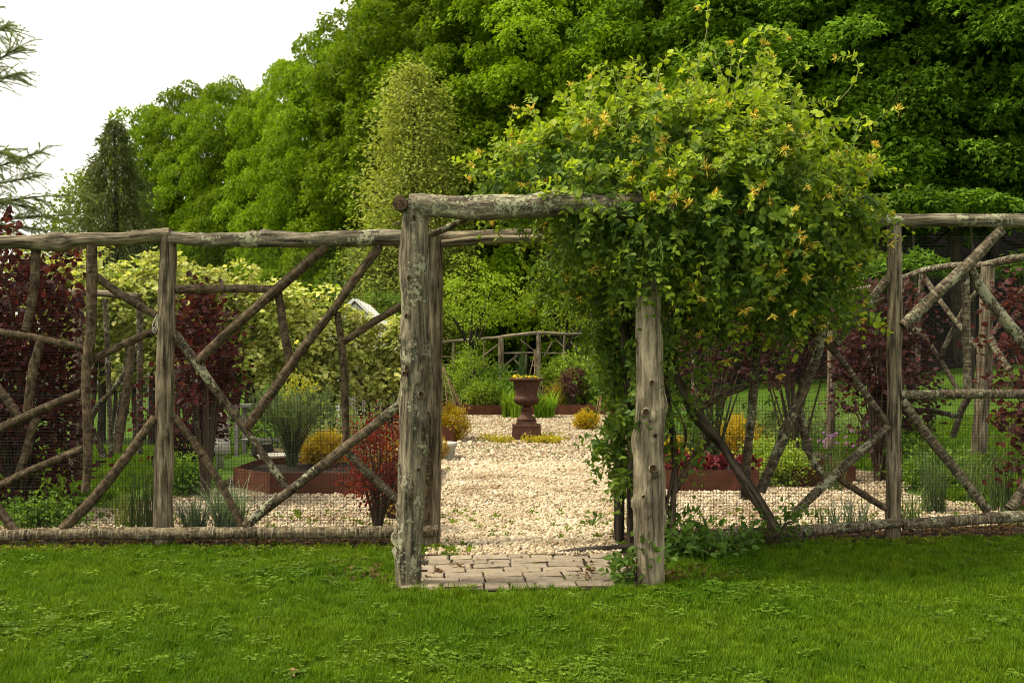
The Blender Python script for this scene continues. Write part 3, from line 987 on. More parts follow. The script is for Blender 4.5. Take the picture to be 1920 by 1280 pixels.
for p, w, m in [([(1480, 560), (1600, 546), (1660, 531), (1700, 519)], 12, 'birch'), ([(1696, 520), (1740, 505), (1800, 497), (1850, 496)], 12, 'birch'), ([(1846, 497), (1880, 489), (1920, 482), (2000, 474)], 15, 'birch')]:
    px_log('top_rail', [rpt(*q) for q in p], w, m, FB, rough=.06, sides=12, knots=kn(4, 60))
px_log('post', [rpt(1853, 500), rpt(1846, 660), rpt(1836, 850)], [23, 26, 28], 'post', FB, rough=.07, sides=16, knots=kn(8, 61))
px_log('post', [rpt(1560, 548), rpt(1558, 840)], [16, 17], 'post', FB, rough=.07, sides=12)
for i, (p, w) in enumerate([([(1728, 512), (1724, 600), (1721, 720)], 9), ([(1731, 516), (1775, 580), (1848, 668)], 10), ([(1716, 606), (1755, 665), (1797, 732)], 9), ([(1764, 668), (1782, 625), (1810, 575), (1848, 528)], 9),
                            ([(1690, 768), (1740, 770), (1797, 781)], 10), ([(1818, 742), (1803, 770), (1787, 818)], 12), ([(1856, 632), (1872, 662), (1893, 695)], 14), ([(1866, 622), (1890, 580), (1925, 535)], 8),
                            ([(1896, 600), (1930, 578), (1990, 540)], 10), ([(1744, 772), (1745, 808)], 9), ([(1690, 560), (1703, 522)], 7), ([(1690, 650), (1717, 616)], 8), ([(1600, 560), (1640, 700), (1690, 768)], 10)]):
    px_log('brace', [rpt(*q) for q in p], w, 'birch', FB, rough=.06, bend=.006, sides=10, knots=kn(3, 62 + i, .008, .02))
a1, a2 = at(1480, 560, rpt(1480, 0)[2]), at(2010, 480, rpt(2010, 0)[2])
net = Acc()
for i in range(90):
    u = i / 89
    p = a1 * (1 - u) + a2 * u
    z0 = G(p[0], p[1])
    tube(net, np.array([[p[0], p[1] + .05, z0], [p[0], p[1] + .05, p[2]]]), .0009, .0009, (0, 0, 0), 3)
for j in range(44):
    q = []
    for u in np.linspace(0, 1, 9):
        p = a1 * (1 - u) + a2 * u
        z0 = G(p[0], p[1])
        q.append([p[0], p[1] + .052, z0 + (p[2] - z0) * j / 43])
    tube(net, np.array(q), .0009, .0009, (0, 0, 0), 3)
put('wire_mesh', net.mesh('wire_mesh', M['wire']), FB, kind='stuff')

# fence behind the urn ---------------------------------------------
YU = 28.0
FU = thing('rustic_fence', 'distant silvery branch fence behind the rusty urn and its raised bed', 'fence', (at(939, 700, YU)[0], YU, G(-.3, YU)))
for p, w in [([(700, 655), (770, 645), (825, 641), (880, 637), (940, 632)], 6), ([(938, 632), (970, 628), (1010, 624), (1060, 626)], 7), ([(1056, 626), (1110, 625), (1160, 625), (1230, 626)], 5), ([(1225, 626), (1320, 628), (1420, 632)], 5)]:
    px_log('top_rail', p, w, 'post_pale', FU, Y=YU, rough=.06, sides=10, step=.15)
for x, y0, w in [(775, 643, 7), (939, 632, 11), (1010, 626, 9), (1160, 626, 8), (1300, 628, 8)]:
    X = at(x, 0, YU)[0]
    log('post', [at(x, y0, YU), [X, YU, G(X, YU) - .05]], [w / 2 / FPX * YU] * 2, 'post_pale', FU, rough=.06, sides=10, step=.15)
for p, w in [([(850, 641), (851, 690)], 5), ([(879, 638), (879, 690)], 4), ([(907, 636), (907, 690)], 3), ([(855, 661), (877, 660)], 3), ([(825, 668), (850, 670)], 4), ([(908, 666), (936, 644)], 4), ([(944, 662), (1008, 661)], 3.5),
             ([(943, 688), (970, 666)], 4), ([(963, 672), (980, 692)], 3.5), ([(943, 688), (958, 704)], 3), ([(950, 698), (985, 695)], 3), ([(985, 690), (987, 664)], 4), ([(1058, 628), (1057, 690)], 5), ([(1036, 640), (1020, 668)], 4), ([(975, 636), (1005, 660)], 3),
             ([(1040, 634), (1056, 650)], 3), ([(1012, 662), (1056, 662)], 3), ([(1070, 640), (1110, 690)], 4), ([(1150, 636), (1100, 690)], 4)]:
    px_log('brace', p, w, 'post_pale', FU, Y=YU, rough=.05, sides=8, step=.2)

# fence at the far side of the left lawn ---------------------------
YL = 11.6
FV = thing('rustic_fence', 'rough pole fence seen past the dark red bush on the larch side lawn', 'fence', (at(145, 860, YL)[0], YL, G(-5.1, YL)))
for p, w, m in [([(147, 545), (146, 700), (141, 892)], [20, 22, 24], 'post'), ([(-60, 560), (50, 556), (150, 548), (260, 556)], [14, 13], 'rail')]:
    px_log('post' if m == 'post' else 'top_rail', p, w, m, FV, Y=YL, rough=.07, sides=14, knots=kn(5, 70))
for i, (p, w) in enumerate([([(197, 560), (203, 700), (208, 855)], 10), ([(170, 784), (184, 760), (203, 742)], 12), ([(170, 800), (184, 828), (195, 858)], 13), ([(228, 735), (214, 820)], 8), ([(130, 765), (108, 835)], 12), ([(76, 715), (100, 742), (140, 770)], 11), ([(203, 742), (240, 690), (262, 640)], 10), ([(262, 560), (262, 850)], 12), ([(20, 600), (60, 840)], 11)]):
    px_log('brace', p, w, 'bark_lichen', FV, Y=YL, rough=.06, sides=10, knots=kn(3, 72 + i, .006, .02))

# pale board fence far off
YW = 26.0
FW = thing('board_fence', 'pale two board rail fence crossing the far left lawn', 'fence', (at(180, 720, YW)[0], YW, G(-9, YW)))
for yy in (690, 703, 717):
    a, b = at(-100, yy, YW), at(420, yy, YW)
    boxpart('rail', FW, 'greywood', a[0], b[0], YW - .02, YW + .02, a[2] - .05, a[2] + .05)
for x in range(-80, 430, 90):
    a = at(x, 685, YW)
    boxpart('post', FW, 'greywood', a[0] - .06, a[0] + .06, YW + .025, YW + .13, G(a[0], YW) - .05, a[2] + .04)

# ================================================================== TREES
def maple_proto(seed, H, Rr, base_t, ca, cb, nclump, leaf, label, per=85, crmin=.45, crmax=.85):
    """trunk with limbs, crown of drooping leaf clumps; origin at the foot"""
    rg = np.random.default_rng(seed)
    t = thing('maple_tree', label, 'tree', (0, 0, 0), 'maples of the wooded slope')
    V, T, LC, mi = log_geo([(0, 0, -.3), (.15, .1, H * .3), (-.1, .1, H * .6), (.1, 0, H * .88)], [.24, .2, .13, .05], sides=10, step=.5, rough=.06, seed=seed)
    tr = put('trunk', mesh_np('trunk', V, T, [M['trunk'], M['trunk']], lc=LC, smooth=True, midx=mi), t, world=False)
    for k in range(9):
        zz = H * (.2 + .065 * k)
        a = k * 2.4 + rg.uniform(-.3, .3)
        l = Rr * rg.uniform(.6, .85)
        e = np.array([math.cos(a) * l, math.sin(a) * l, zz + l * .55])
        V, T, LC, mi = log_geo([(0, 0, zz), e * np.array([.5, .5, 0]) + np.array([0, 0, zz + l * .2]), e], [.09, .06, .025], sides=6, step=.5, rough=.06, seed=seed + k)
        put('limb', mesh_np('limb', V, T, [M['trunk'], M['trunk']], lc=LC, smooth=True, midx=mi), tr, world=False)
    n = nclump
    i = np.arange(n)
    tt = base_t + (1 - base_t) * ((i + .5) / n) ** .92
    ang = i * 2.39996 + rg.uniform(-.25, .25, n)
    u = (tt - base_t) / (1 - base_t)
    prof = np.interp(u, [0, .08, .25, .5, .7, .85, .95, 1], [.72, .88, 1, .98, .90, .74, .50, .15])
    lump = 1 + .20 * np.sin(3 * ang + 9 * u + seed) + .15 * np.sin(5 * ang - 14 * u + 2 * seed) + rg.normal(0, .06, n)
    rr = Rr * prof * lump * np.where(rg.random(n) < .25, rg.uniform(.5, .8, n), rg.uniform(.80, 1.10, n))
    C = np.stack([np.cos(ang) * rr, np.sin(ang) * rr, tt * H], 1)
    C[:, 2] += rg.normal(0, .2, n)
    out = unit(np.stack([np.cos(ang) * .75, np.sin(ang) * .75, .45 + .8 * u], 1))
    rc = crmin * .75 + (crmax * 1.12 - crmin * .75) * rg.uniform(0, 1, n) ** 1.1
    acc = Acc()
    dome_clumps(acc, C, out, rc, per, leaf, MAPLE, ca, cb, rg, flat=.55)
    # sparse inner leaves so that no daylight shows straight through
    m = 1500
    d = rdir(m, rg)
    P = np.array([0, 0, H * (.5 + base_t / 2)]) + d * np.array([Rr * .72, Rr * .72, H * (.5 - base_t / 2) * .85]) * rg.uniform(.2, 1, (m, 1)) ** .5
    leaves(acc, P, rdir(m, rg), rdir(m, rg), leaf * 2.2, MAPLE, colmix(ca, cb, m, rg))
    put('crown', acc.mesh('crown', M['maple']), t, world=False)
    return t


GL = ((.085, .170, .005), (.255, .365, .010))      # fresh yellow-green maples
GD = ((.050, .115, .008), (.140, .245, .014))      # deeper green maples, with shade on the slope put into the leaf colour
lab_far = 'tall fresh green maple on the far lower end of the wooded slope'
lab_mid = 'tall broad maple with fresh green foliage behind the gateway'
lab_near = 'deep green maple with drooping leaf tiers behind the lichened fence'
lab_back = 'maple standing deeper in the wood behind the front row'
pA = maple_proto(11, 15, 4.2, .05, *GL, 250, .20, lab_far, per=165, crmin=.55, crmax=1.15)
pB = maple_proto(23, 16, 4.4, .20, *GL, 240, .18, lab_mid, per=185, crmin=.55, crmax=1.1)
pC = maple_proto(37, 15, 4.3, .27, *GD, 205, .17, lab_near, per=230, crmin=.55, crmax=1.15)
row = [  # px, Y, top y, proto, label
    (292, 54, 205, pA, lab_far), (352, 53, 168, pA, lab_far), (425, 50, 158, pA, lab_far), (482, 49, 185, pA, lab_far), (545, 46, 128, pA, lab_far), (617, 42.5, 66, pA, lab_far), (668, 41.5, 95, pA, lab_far), (728, 39.5, 36, pA, lab_mid), (800, 37.5, -40, pA, lab_mid),
    (895, 36, -110, pB, lab_mid), (985, 34.8, -150, pA, lab_mid), (1095, 33.5, -190, pB, lab_mid), (1210, 32.5, -200, pB, lab_mid), (1330, 31, -220, pB, lab_mid),
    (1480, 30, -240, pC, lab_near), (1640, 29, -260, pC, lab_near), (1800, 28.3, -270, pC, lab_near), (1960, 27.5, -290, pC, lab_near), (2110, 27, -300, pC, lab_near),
    (775, 46, 15, pB, lab_back), (860, 44, -100, pA, lab_back), (1000, 42, -190, pB, lab_back), (1150, 40, -230, pB, lab_back), (1300, 39, -260, pB, lab_back),
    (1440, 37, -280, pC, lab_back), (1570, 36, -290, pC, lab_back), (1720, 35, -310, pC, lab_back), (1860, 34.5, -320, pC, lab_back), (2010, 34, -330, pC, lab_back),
]
used = set()
rg = np.random.default_rng(5)
for px, Y, ty, pr_, lab in row:
    p = at(px, ty, Y)
    g = G(p[0], Y)
    Hp = {id(pA): 15, id(pB): 16, id(pC): 15}[id(pr_)]
    s = (p[2] - g) / (Hp * 1.02)
    sr = min(max(s, .8), 1.25) * rg.uniform(.93, 1.07) * (.60 if lab == lab_far else .74 if lab == lab_mid else .9)
    rot = rg.uniform(0, 6.28)
    if id(pr_) not in used:
        used.add(id(pr_))
        o = pr_
        o.location = (p[0], Y, g)
        o.rotation_euler = (0, 0, rot)
        o.scale = (sr, sr, s)
        o['label'] = lab
    else:
        dup(pr_, (p[0], Y, g), rot, (sr, sr, s), lab)

# saplings under the wood edge
def sapling(px, py, Y, r, seed, lab):
    rg = np.random.default_rng(seed)
    p = at(px, py, Y)
    g = G(p[0], Y)
    h = p[2] - g
    t = thing('maple_sapling', lab, 'sapling', (p[0], Y, g))
    V, T, LC, mi = log_geo([(0, 0, -.1), (.08, .05, h * .5), (-.05, 0, h * .95)], [.045, .035, .015], sides=8, step=.3, rough=.05, seed=seed)
    put('trunk', mesh_np('trunk', V, T, [M['trunk'], M['trunk']], lc=LC, smooth=True, midx=mi), t, world=False)
    n = 11
    a = np.arange(n) * 2.4 + rg.uniform(-.3, .3, n)
    rr = r * np.sqrt(rg.uniform(0, 1, n))
    C = np.stack([np.cos(a) * rr, np.sin(a) * rr, h - .25 - .45 * (rr / r) ** 2 * r], 1)
    acc = Acc()
    dome_clumps(acc, C, unit(np.stack([np.cos(a) * .3, np.sin(a) * .3, np.ones(n)], 1)), rg.uniform(.30, .5, n), 80, .15, MAPLE, (.045, .10, .008), (.11, .20, .014), rg, flat=.55)
    put('crown', acc.mesh('crown', M['maple']), t, world=False)


for i, (px, py, Y, r, lab) in enumerate([(1712, 352, 21.0, .55, 'slim young maple whose leaf umbrella shows over the lichened rail next to its post'), (1822, 352, 21.5, .65, 'young maple with a broad leaf umbrella over the lichened rail'),
                                         (1705, 470, 20.0, .5, 'low young maple in the dark wood edge behind the fence post'), (1925, 470, 20.5, .6, 'young maple behind the curved branch rail at the slope end'), (1640, 500, 20.0, .5, 'young maple behind the outer honeysuckle leaves')]):
    sapling(px, py, Y, r, 300 + i, lab)

# pale narrow tree
def fine_tree(name, label, px, ytop, Y, r, ca, cb, seed, leaf, nb, per, prof, tm=DIAM, lift=.12, mat='leaf', trunk='trunk', droop=-.15, crad=.35, cat='tree', jit=.18):
    rg = np.random.default_rng(seed)
    p = at(px, ytop, Y)
    g = G(p[0], Y)
    H = p[2] - g
    t = thing(name, label, cat, (p[0], Y, g))
    V, T, LC, mi = log_geo([(0, 0, -.2), (.05, 0, H * .5), (0, 0, H * .97)], [.16, .10, .015], sides=10, step=.4, rough=.05, seed=seed)
    put('trunk', mesh_np('trunk', V, T, [M[trunk], M[trunk]], lc=LC, smooth=True, midx=mi), t, world=False)
    acc, br = Acc(), Acc()
    for i in range(nb):
        u = (i + .5) / nb
        z = H * (lift + (1 - lift) * u)
        a = i * 2.39996 + rg.uniform(-.3, .3)
        L = r * np.interp(u, [q[0] for q in prof], [q[1] for q in prof]) * rg.uniform(1 - 1.4 * jit, 1 + .7 * jit)
        o = np.array([math.cos(a), math.sin(a), 0])
        tip = o * L + np.array([0, 0, z + L * (.45 + .3 * u if droop > -.5 else droop * .5)])
        mid = o * L * .5 + np.array([0, 0, z + L * .12])
        tube(br, catmull([(0, 0, z - .1), mid, tip], 5), .018 * (1.2 - u), .004, (.09, .07, .05))
        n = max(6, int(per * (L / r + .15) * rg.uniform(.7, 1.3)))
        w = rg.uniform(.25, 1.02, n) ** .7
        q = mid * (2 * w * (1 - w))[:, None] + tip * (w ** 2)[:, None] + np.array([0, 0, z - .1]) * ((1 - w) ** 2)[:, None]
        q = q + rg.normal(0, crad * .45, (n, 3)) * (.4 + L / r)
        D = unit(o + np.array([0, 0, droop]) + rg.normal(0, .6, (n, 3)))
        N = unit(np.array([0, 0, 1.0]) + o * .4 + rg.normal(0, .5, (n, 3)))
        leaves(acc, q, D, N, leaf * rg.uniform(.7, 1.25, n), tm, colmix(ca, cb, n, rg) * rg.uniform(.85, 1.15))
    put('crown', acc.mesh('crown', M[mat]), t, world=False)
    put('branch', br.mesh('branch', M['needle']), t, world=False)
    return t


fine_tree('birch_tree', 'slender pale olive green tree rising behind the left gate post', 775, 130, 30, 1.85, (.20, .26, .04), (.40, .44, .10), 51, .125, 360, 80, [(0, .9), (.3, 1), (.6, .8), (.85, .5), (1, .1)], lift=.10, crad=.42)
fine_tree('birch_tree', 'low olive green tree spreading behind the white gable', 712, 440, 30.5, 1.5, (.10, .15, .03), (.20, .25, .06), 52, .12, 160, 60, [(0, .8), (.4, 1), (.8, .6), (1, .15)], lift=.15, crad=.4)
fine_tree('spruce_tree', 'dark pointed spruce against the sky at the low end of the wood', 215, 222, 36, 2.35, (.045, .070, .020), (.135, .160, .045), 53, .24, 300, 115, [(0, .95), (.35, .95), (.55, .8), (.75, .5), (.9, .28), (1, .06)], tm=SPRAY, lift=.06, mat='needle', droop=-.75, crad=.24, jit=.32)
fine_tree('maple_tree', 'small yellow green tree peeping out beside the dark spruce', 165, 330, 40, 2.1, (.11, .17, .02), (.21, .27, .04), 54, .17, 150, 55, [(0, .9), (.4, 1), (.8, .6), (1, .15)], tm=MAPLE, lift=.1, crad=.5)

# larch entering from the left
YLc = 13.0
LT = thing('larch_tree', 'feathery larch whose drooping twigs hang in front of the white sky', 'tree', (at(-190, 700, YLc)[0], YLc, 0))
log('trunk', [at(-190, 880, YLc), at(-195, 400, YLc), at(-190, -250, YLc)], [.17, .13, .07], 'trunk', LT, sides=12, step=.3)
la, lb = Acc(), Acc()
rg = np.random.default_rng(61)
limbs = [[(-190, 470), (-60, 400), (40, 372), (148, 366)], [(-190, 480), (-70, 430), (30, 410), (128, 402)], [(-190, 380), (-60, 330), (20, 305), (75, 285)], [(-190, 500), (-50, 440), (20, 425), (85, 432)],
         [(-190, 240), (-70, 150), (0, 110), (36, 88)], [(-190, 250), (-60, 170), (0, 148), (33, 138)], [(-190, 420), (-60, 360), (20, 340), (70, 330)], [(-190, 180), (-80, 90), (-10, 60), (10, 50)], [(-190, 330), (-60, 290), (0, 285), (25, 296)], [(-190, 450), (-80, 390), (0, 380), (60, 390)],
         [(-190, 100), (-90, 40), (-20, 20)], [(-190, 20), (-100, -30), (-30, -50)]]
limb_pts = []
for pix in limbs:
    dz = rg.uniform(-.5, .5)
    limb_pts.append([at(x, y, YLc + dz * k / 3) for k, (x, y) in enumerate(pix)])
for k in range(16):       # the rest of the whorls, round the other sides of the trunk
    a = 1.2 + k * 2.4 % 3.9
    z = 2.2 + k * .36
    o = np.array([at(-192, 0, YLc)[0], YLc, z])
    l = rg.uniform(1.3, 2.0)
    d = np.array([-abs(math.cos(a)), math.sin(a), 0])
    limb_pts.append([o, o + d * l * .5 + [0, 0, .28], o + d * l + [0, 0, .25]])
for li, pts_ in enumerate(limb_pts):
    P = catmull(pts_, 16)
    tube(lb, P, .022, .004, (.10, .08, .06), 5)
    tw = []
    for k in range(5, 16):
        for rep in range(4):
            o = P[k]
            d = unit(unit(P[k] - P[k - 1]) * .5 + np.array([rg.normal(0, .35), rg.normal(0, .8), rg.uniform(-.55, .30)]))
            L = rg.uniform(.15, .55) * (1.15 - .03 * k)
            Q = catmull([o, o + d * L * .5 + [0, 0, .02], o + d * L + [0, 0, -.05 * L]], 7)
            tube(lb, Q, .004, .0015, (.12, .095, .06), 3)
            tw.append(Q)
    tw.append(P[4:])
    for Q in tw:
        n = int(np.sum(np.linalg.norm(np.diff(Q, axis=0), axis=1)) * 560)
        u = rg.uniform(0, len(Q) - 1.001, n)
        i0 = u.astype(int)
        p = Q[i0] + (Q[i0 + 1] - Q[i0]) * (u - i0)[:, None]
        leaves(la, p, unit(rg.normal(size=(n, 3)) + unit(Q[-1] - Q[0]) * .7), rdir(n, rg), rg.uniform(.022, .042, n), tmpl([(-.075, 0, 0), (.075, 0, 0), (0, 1, 0)], [(0, 1, 2)]), colmix((.14, .20, .06), (.30, .37, .13), n, rg))
put('crown', la.mesh('crown', M['needle']), LT)
put('branch', lb.mesh('branch', M['needle']), LT)

# green apple-like trees at the back of the court
def small_tree(label, px, py, Y, rpx, hpx, ca, cb, seed, leaf=.075, clusters=150, per=30, trunk_px=None, cat='tree', group=None):
    rg = np.random.default_rng(seed)
    c = at(px, py, Y)
    g = G(c[0], Y)
    k = Y / FPX
    t = thing('apple_tree', label, cat, (c[0], Y, g), group)
    h = c[2] - g
    V, T, LC, mi = log_geo([(0, 0, -.1), (.06, 0, h * .35), (-.08, .05, h * .62)], [.10, .075, .05], sides=10, step=.15, rough=.08, seed=seed)
    tr = put('trunk', mesh_np('trunk', V, T, [M['trunk'], M['trunk']], lc=LC, smooth=True, midx=mi), t, world=False)
    for j in range(7):
        a = j * .9 + rg.uniform(-.3, .3)
        e = np.array([math.cos(a) * rpx * k * .8, math.sin(a) * rpx * k * .6, h + rg.uniform(-.3, .6) * hpx * k])
        V, T, LC, mi = log_geo([(-.02, .02, h * .5), e * .5 + np.array([0, 0, h * .35]), e], [.045, .03, .01], sides=7, step=.2, rough=.08, seed=seed + j, bend=.03)
        put('limb', mesh_np('limb', V, T, [M['trunk'], M['trunk']], lc=LC, smooth=True, midx=mi), tr, world=False)
    d = rdir(clusters, rg)
    C = np.array([0, 0, h]) + d * np.array([rpx * k, rpx * k * .8, hpx * k]) * (rg.uniform(.25, 1, (clusters, 1)) ** .4) * (1 + .2 * np.sin(d[:, :1] * 6 + seed))
    acc = Acc()
    dome_clumps(acc, C, unit(d + [0, 0, .6]), rg.uniform(.16, .34, clusters), per, leaf, OVAL, ca, cb, rg, flat=.6)
    put('crown', acc.mesh('crown', M['leaf']), t, world=False)
    return t


small_tree('small bright green fruit tree with crooked limbs behind the raised bed', 885, 560, 26.6, 95, 62, (.16, .28, .015), (.38, .50, .035), 71)
small_tree('light green fruit tree leaning over the distant fence beside the honeysuckle', 1060, 570, 28.9, 85, 55, (.16, .28, .015), (.38, .50, .035), 72, clusters=130)
small_tree('low fruit tree with fresh leaves between the gable and the gateway', 735, 600, 28.0, 70, 62, (.08, .16, .02), (.17, .27, .04), 73, clusters=120)

# ================================================================== GRAPE ROW
def grape(px, ytop, Y, hw, seed, lab):
    rg = np.random.default_rng(seed)
    p = at(px, ytop, Y)
    g = G(p[0], Y)
    H = p[2] - g
    t = thing('grape_vine', lab, 'grape vine', (p[0], Y, g), 'grape vines trained along the row')
    log('support_post', [(p[0], Y, g - .1), (p[0] + .04, Y, g + H * .8)], [.07, .06], 'trunk', t, sides=10, step=.2)
    for k in range(3):
        o = rg.uniform(-.5, .5)
        log('vine_trunk', [(p[0] + o, Y - .08, g - .05), (p[0] + o * 1.3, Y + .05, g + H * .3), (p[0] + o * .6, Y, g + H * .62)], [.045, .035, .025], 'vinewood', t, sides=8, step=.12, bend=.03)
    acc = Acc()
    n = 62
    C = np.stack([rg.uniform(-hw, hw, n), rg.uniform(-.65, .45, n), H * rg.uniform(.40, .96, n) ** .9], 1)
    C[:, 2] += .16 * np.sin(C[:, 0] * 6 + seed) - .14
    hi = rg.random(n) < .14
    C[hi, 2] = H * rg.uniform(.90, 1.05, hi.sum())
    out = unit(np.stack([rg.normal(0, .3, n), np.full(n, -.7), rg.uniform(.1, .8, n)], 1))
    dome_clumps(acc, C, out, rg.uniform(.12, .34, n), 44, .105, ROUND, (.19, .26, .03), (.60, .60, .22), rg, flat=.8, clump_var=.3)
    for k in range(12):
        a = np.array([rg.uniform(-hw, hw), -.2, H * .84])
        Q = catmull([a, a + [rg.normal(0, .15), -.1, .2], a + [rg.normal(0, .3), -.2, .32]], 6)
        tube(acc, Q, .006, .003, (.2, .16, .06), 3)
        m = 9
        leaves(acc, Q[rg.integers(1, 6, m)], rdir(m, rg) + [0, 0, .3], rdir(m, rg) + [0, 0, 1], .09, MAPLE, colmix((.25, .28, .06), (.46, .44, .15), m, rg))
    put('foliage', acc.mesh('foliage', M['leaf']), t, world=False, kind='stuff')


for i, (px, yt, Y) in enumerate([(95, 488, 17.6), (190, 490, 17.5), (285, 505, 17.3), (380, 515, 17.2), (470, 527, 17.2), (555, 552, 17.4), (622, 588, 17.8), (722, 612, 18.2)]):
    grape(px, yt, Y, .52, 400 + i, 'pale yellow green grape vine of the leafy row behind the fence')

# ================================================================== FAR SHED WITH WHITE GABLE
p = at(666, 568, 22.5)
g = G(p[0], 22.5)
SH = thing('garden_shed', 'white shed whose gable peeps over the grape row', 'shed', (p[0], 22.5, g))
x, y, zt = p[0], 22.5, p[2]
V = np.array([(x - 0.65, y, g - .1), (x + 0.65, y, g - .1), (x + 0.65, y, zt - .62), (x, y, zt), (x - 0.65, y, zt - .62)] + [(x - 0.65, y + 2, g - .1), (x + 0.65, y + 2, g - .1), (x + 0.65, y + 2, zt - .62), (x, y + 2, zt), (x - 0.65, y + 2, zt - .62)])
T = np.array([(0, 1, 2), (0, 2, 4), (4, 2, 3), (6, 5, 9), (6, 9, 7), (7, 9, 8), (0, 4, 9), (0, 9, 5), (1, 6, 7), (1, 7, 2)])
put('wall', mesh_np('wall', V, T, M['white']), SH)
for s in (-1, 1):
    a = [np.array([x, y + dy, zt + .05]) for dy in (-.15, 2.15)]
    b = [np.array([x + s * .80, y + dy, zt - .74]) for dy in (-.15, 2.15)]
    nrm = np.array([s * .67, 0, .74]) * .06
    V = np.array(a + b + [q + nrm for q in a + b])
    T = np.array([(0, 1, 3), (0, 3, 2), (4, 7, 5), (4, 6, 7), (0, 4, 5), (0, 5, 1), (2, 3, 7), (2, 7, 6), (0, 2, 6), (0, 6, 4), (1, 5, 7), (1, 7, 3)])
    put('roof_slope', mesh_np('roof_slope', V, T, M['white']), SH)
boxpart('door', SH, 'greywood', x - .35, x + .35, y - .04, y - .003, g, g + 1.7)

# ================================================================== RAISED STEEL BEDS
def steel_bed(label, x0, x1, y0, y1, h, chamfer=0.0, gap=None):
    g = G((x0 + x1) / 2, y0)
    t = thing('steel_bed', label, 'raised bed', ((x0 + x1) / 2, y0, g))
    th = .012
    c = chamfer
    cor = [(x0 + c, y0), (x1, y0), (x1, y1), (x0 + c, y1)] + ([(x0, y1 - c), (x0, y0 + c)] if c else [])
    for i in range(len(cor)):
        a, b = np.array(cor[i]), np.array(cor[(i + 1) % len(cor)])
        d = unit(b - a)
        nn = np.array([d[1], -d[0]]) * th
        a2, b2 = a + d * .002, b - d * .002
        za, zb = g - .05, g + h
        V = np.array([(*a2, za), (*b2, za), (*b2, zb), (*a2, zb), (*(a2 - nn), za), (*(b2 - nn), za), (*(b2 - nn), zb), (*(a2 - nn), zb)])
        T = np.array([(0, 1, 2), (0, 2, 3), (5, 4, 7), (5, 7, 6), (3, 2, 6), (3, 6, 7), (0, 3, 7), (0, 7, 4), (1, 5, 6), (1, 6, 2), (0, 4, 5), (0, 5, 1)])
        put('steel_plate', mesh_np('steel_plate', V, T, M['corten']), t)
    ins = .016
    xs = np.linspace(x0 + ins, x1 - ins, 14)
    ys = np.linspace(y0 + ins, y1 - ins, 14)
    X, Y = np.meshgrid(xs, ys)
    rgx = np.random.default_rng(int(abs(x0 * 100)))
    Z = g + h * .72 + rgx.normal(0, .012, X.shape)
    if c:
        low = ((X - x0) + (Y - y0) < c + .05) | ((X - x0) + (y1 - Y) < c + .05)
        X = np.where(low, np.maximum(X, x0 + c + .02), X)
    V = np.stack([X, Y, Z], -1).reshape(-1, 3)
    i = (np.arange(13)[:, None] * 14 + np.arange(13)[None]).ravel()
    put('soil', mesh_np('soil', V, np.stack([i, i + 1, i + 15, i + 14], 1), M['soil'], smooth=True), t)
    return g + h * .72


zb1 = steel_bed('long rusted steel bed with the blue broom and golden shrub', -3.15, -.92, 10.7, 12.9, .235, .55)
zb2 = steel_bed('rusted steel bed planted with dark red leaves beyond the honeysuckle', 1.62, 2.72, 10.95, 12.9, .24)
zb3 = steel_bed('short rusted steel bed next to the chives', 3.17, 3.92, 11.35, 12.3, .24)
zb4 = steel_bed('wide rusted steel bed across the end of the court behind the urn', -3.4, 3.1, 25.0, 27.6, .25)
zb5 = steel_bed('small rusted steel bed holding the golden ball shrub by the gate post view', -3.0, -1.0, 17.2, 19.0, .30)
zb6 = steel_bed('low rusted steel bed in front of the yellow shrub on the honeysuckle side', 2.1, 4.2, 15.6, 17.2, .24)

# ================================================================== URN
YUrn = 18.0
up = at(987, 826, YUrn)
gu = G(up[0], YUrn)
UR = thing('garden_urn', 'rusty fluted cast iron urn on a square plinth in the gravel court', 'urn', (up[0], YUrn, gu))


def frust(name, hw0, hw1, z0, z1, lip=0.0):
    V = np.array([(-hw0, -hw0, z0), (hw0, -hw0, z0), (hw0, hw0, z0), (-hw0, hw0, z0), (-hw1, -hw1, z1), (hw1, -hw1, z1), (hw1, hw1, z1), (-hw1, hw1, z1)])
    T = np.array([(0, 2, 1), (0, 3, 2), (4, 5, 6), (4, 6, 7)] + sum([[(j, (j + 1) % 4, (j + 1) % 4 + 4), (j, (j + 1) % 4 + 4, j + 4)] for j in range(4)], []))
    return put(name, mesh_np(name, V, T, M['castiron']), UR, world=False)


frust('plinth', .268, .250, -.02, .262)
frust('plinth_cap', .258, .252, .2625, .285)
frust('step', .185, .178, .2855, .345)
frust('panel_boss', .09, .07, .10, .16).location = (0, -.2, 0)
V, T = lathe_geo([(.165, .345), (.172, .37), (.165, .395), (.135, .42), (.10, .455), (.078, .49), (.072, .52), (.072, .535)], 48, lambda z: .05 if .38 < z < .5 else 0)
put('foot', mesh_np('foot', V, T, M['castiron'], smooth=True), UR, world=False)
V, T = lathe_geo([(.085, .536), (.098, .55), (.098, .565), (.085, .58), (.07, .59), (.068, .61)], 48)
put('collar', mesh_np('collar', V, T, M['castiron'], smooth=True), UR, world=False)
V, T = lathe_geo([(.07, .611), (.12, .625), (.19, .66), (.222, .71), (.226, .745), (.212, .77), (.196, .785), (.19, .80), (.192, .86), (.203, .93), (.222, 1.0), (.242, 1.045), (.25, 1.055)], 96,
                 lambda z: .10 if (.63 < z < .75) else (.075 if .79 < z < 1.03 else 0))
put('bowl', mesh_np('bowl', V, T, M['castiron'], smooth=True), UR, world=False)
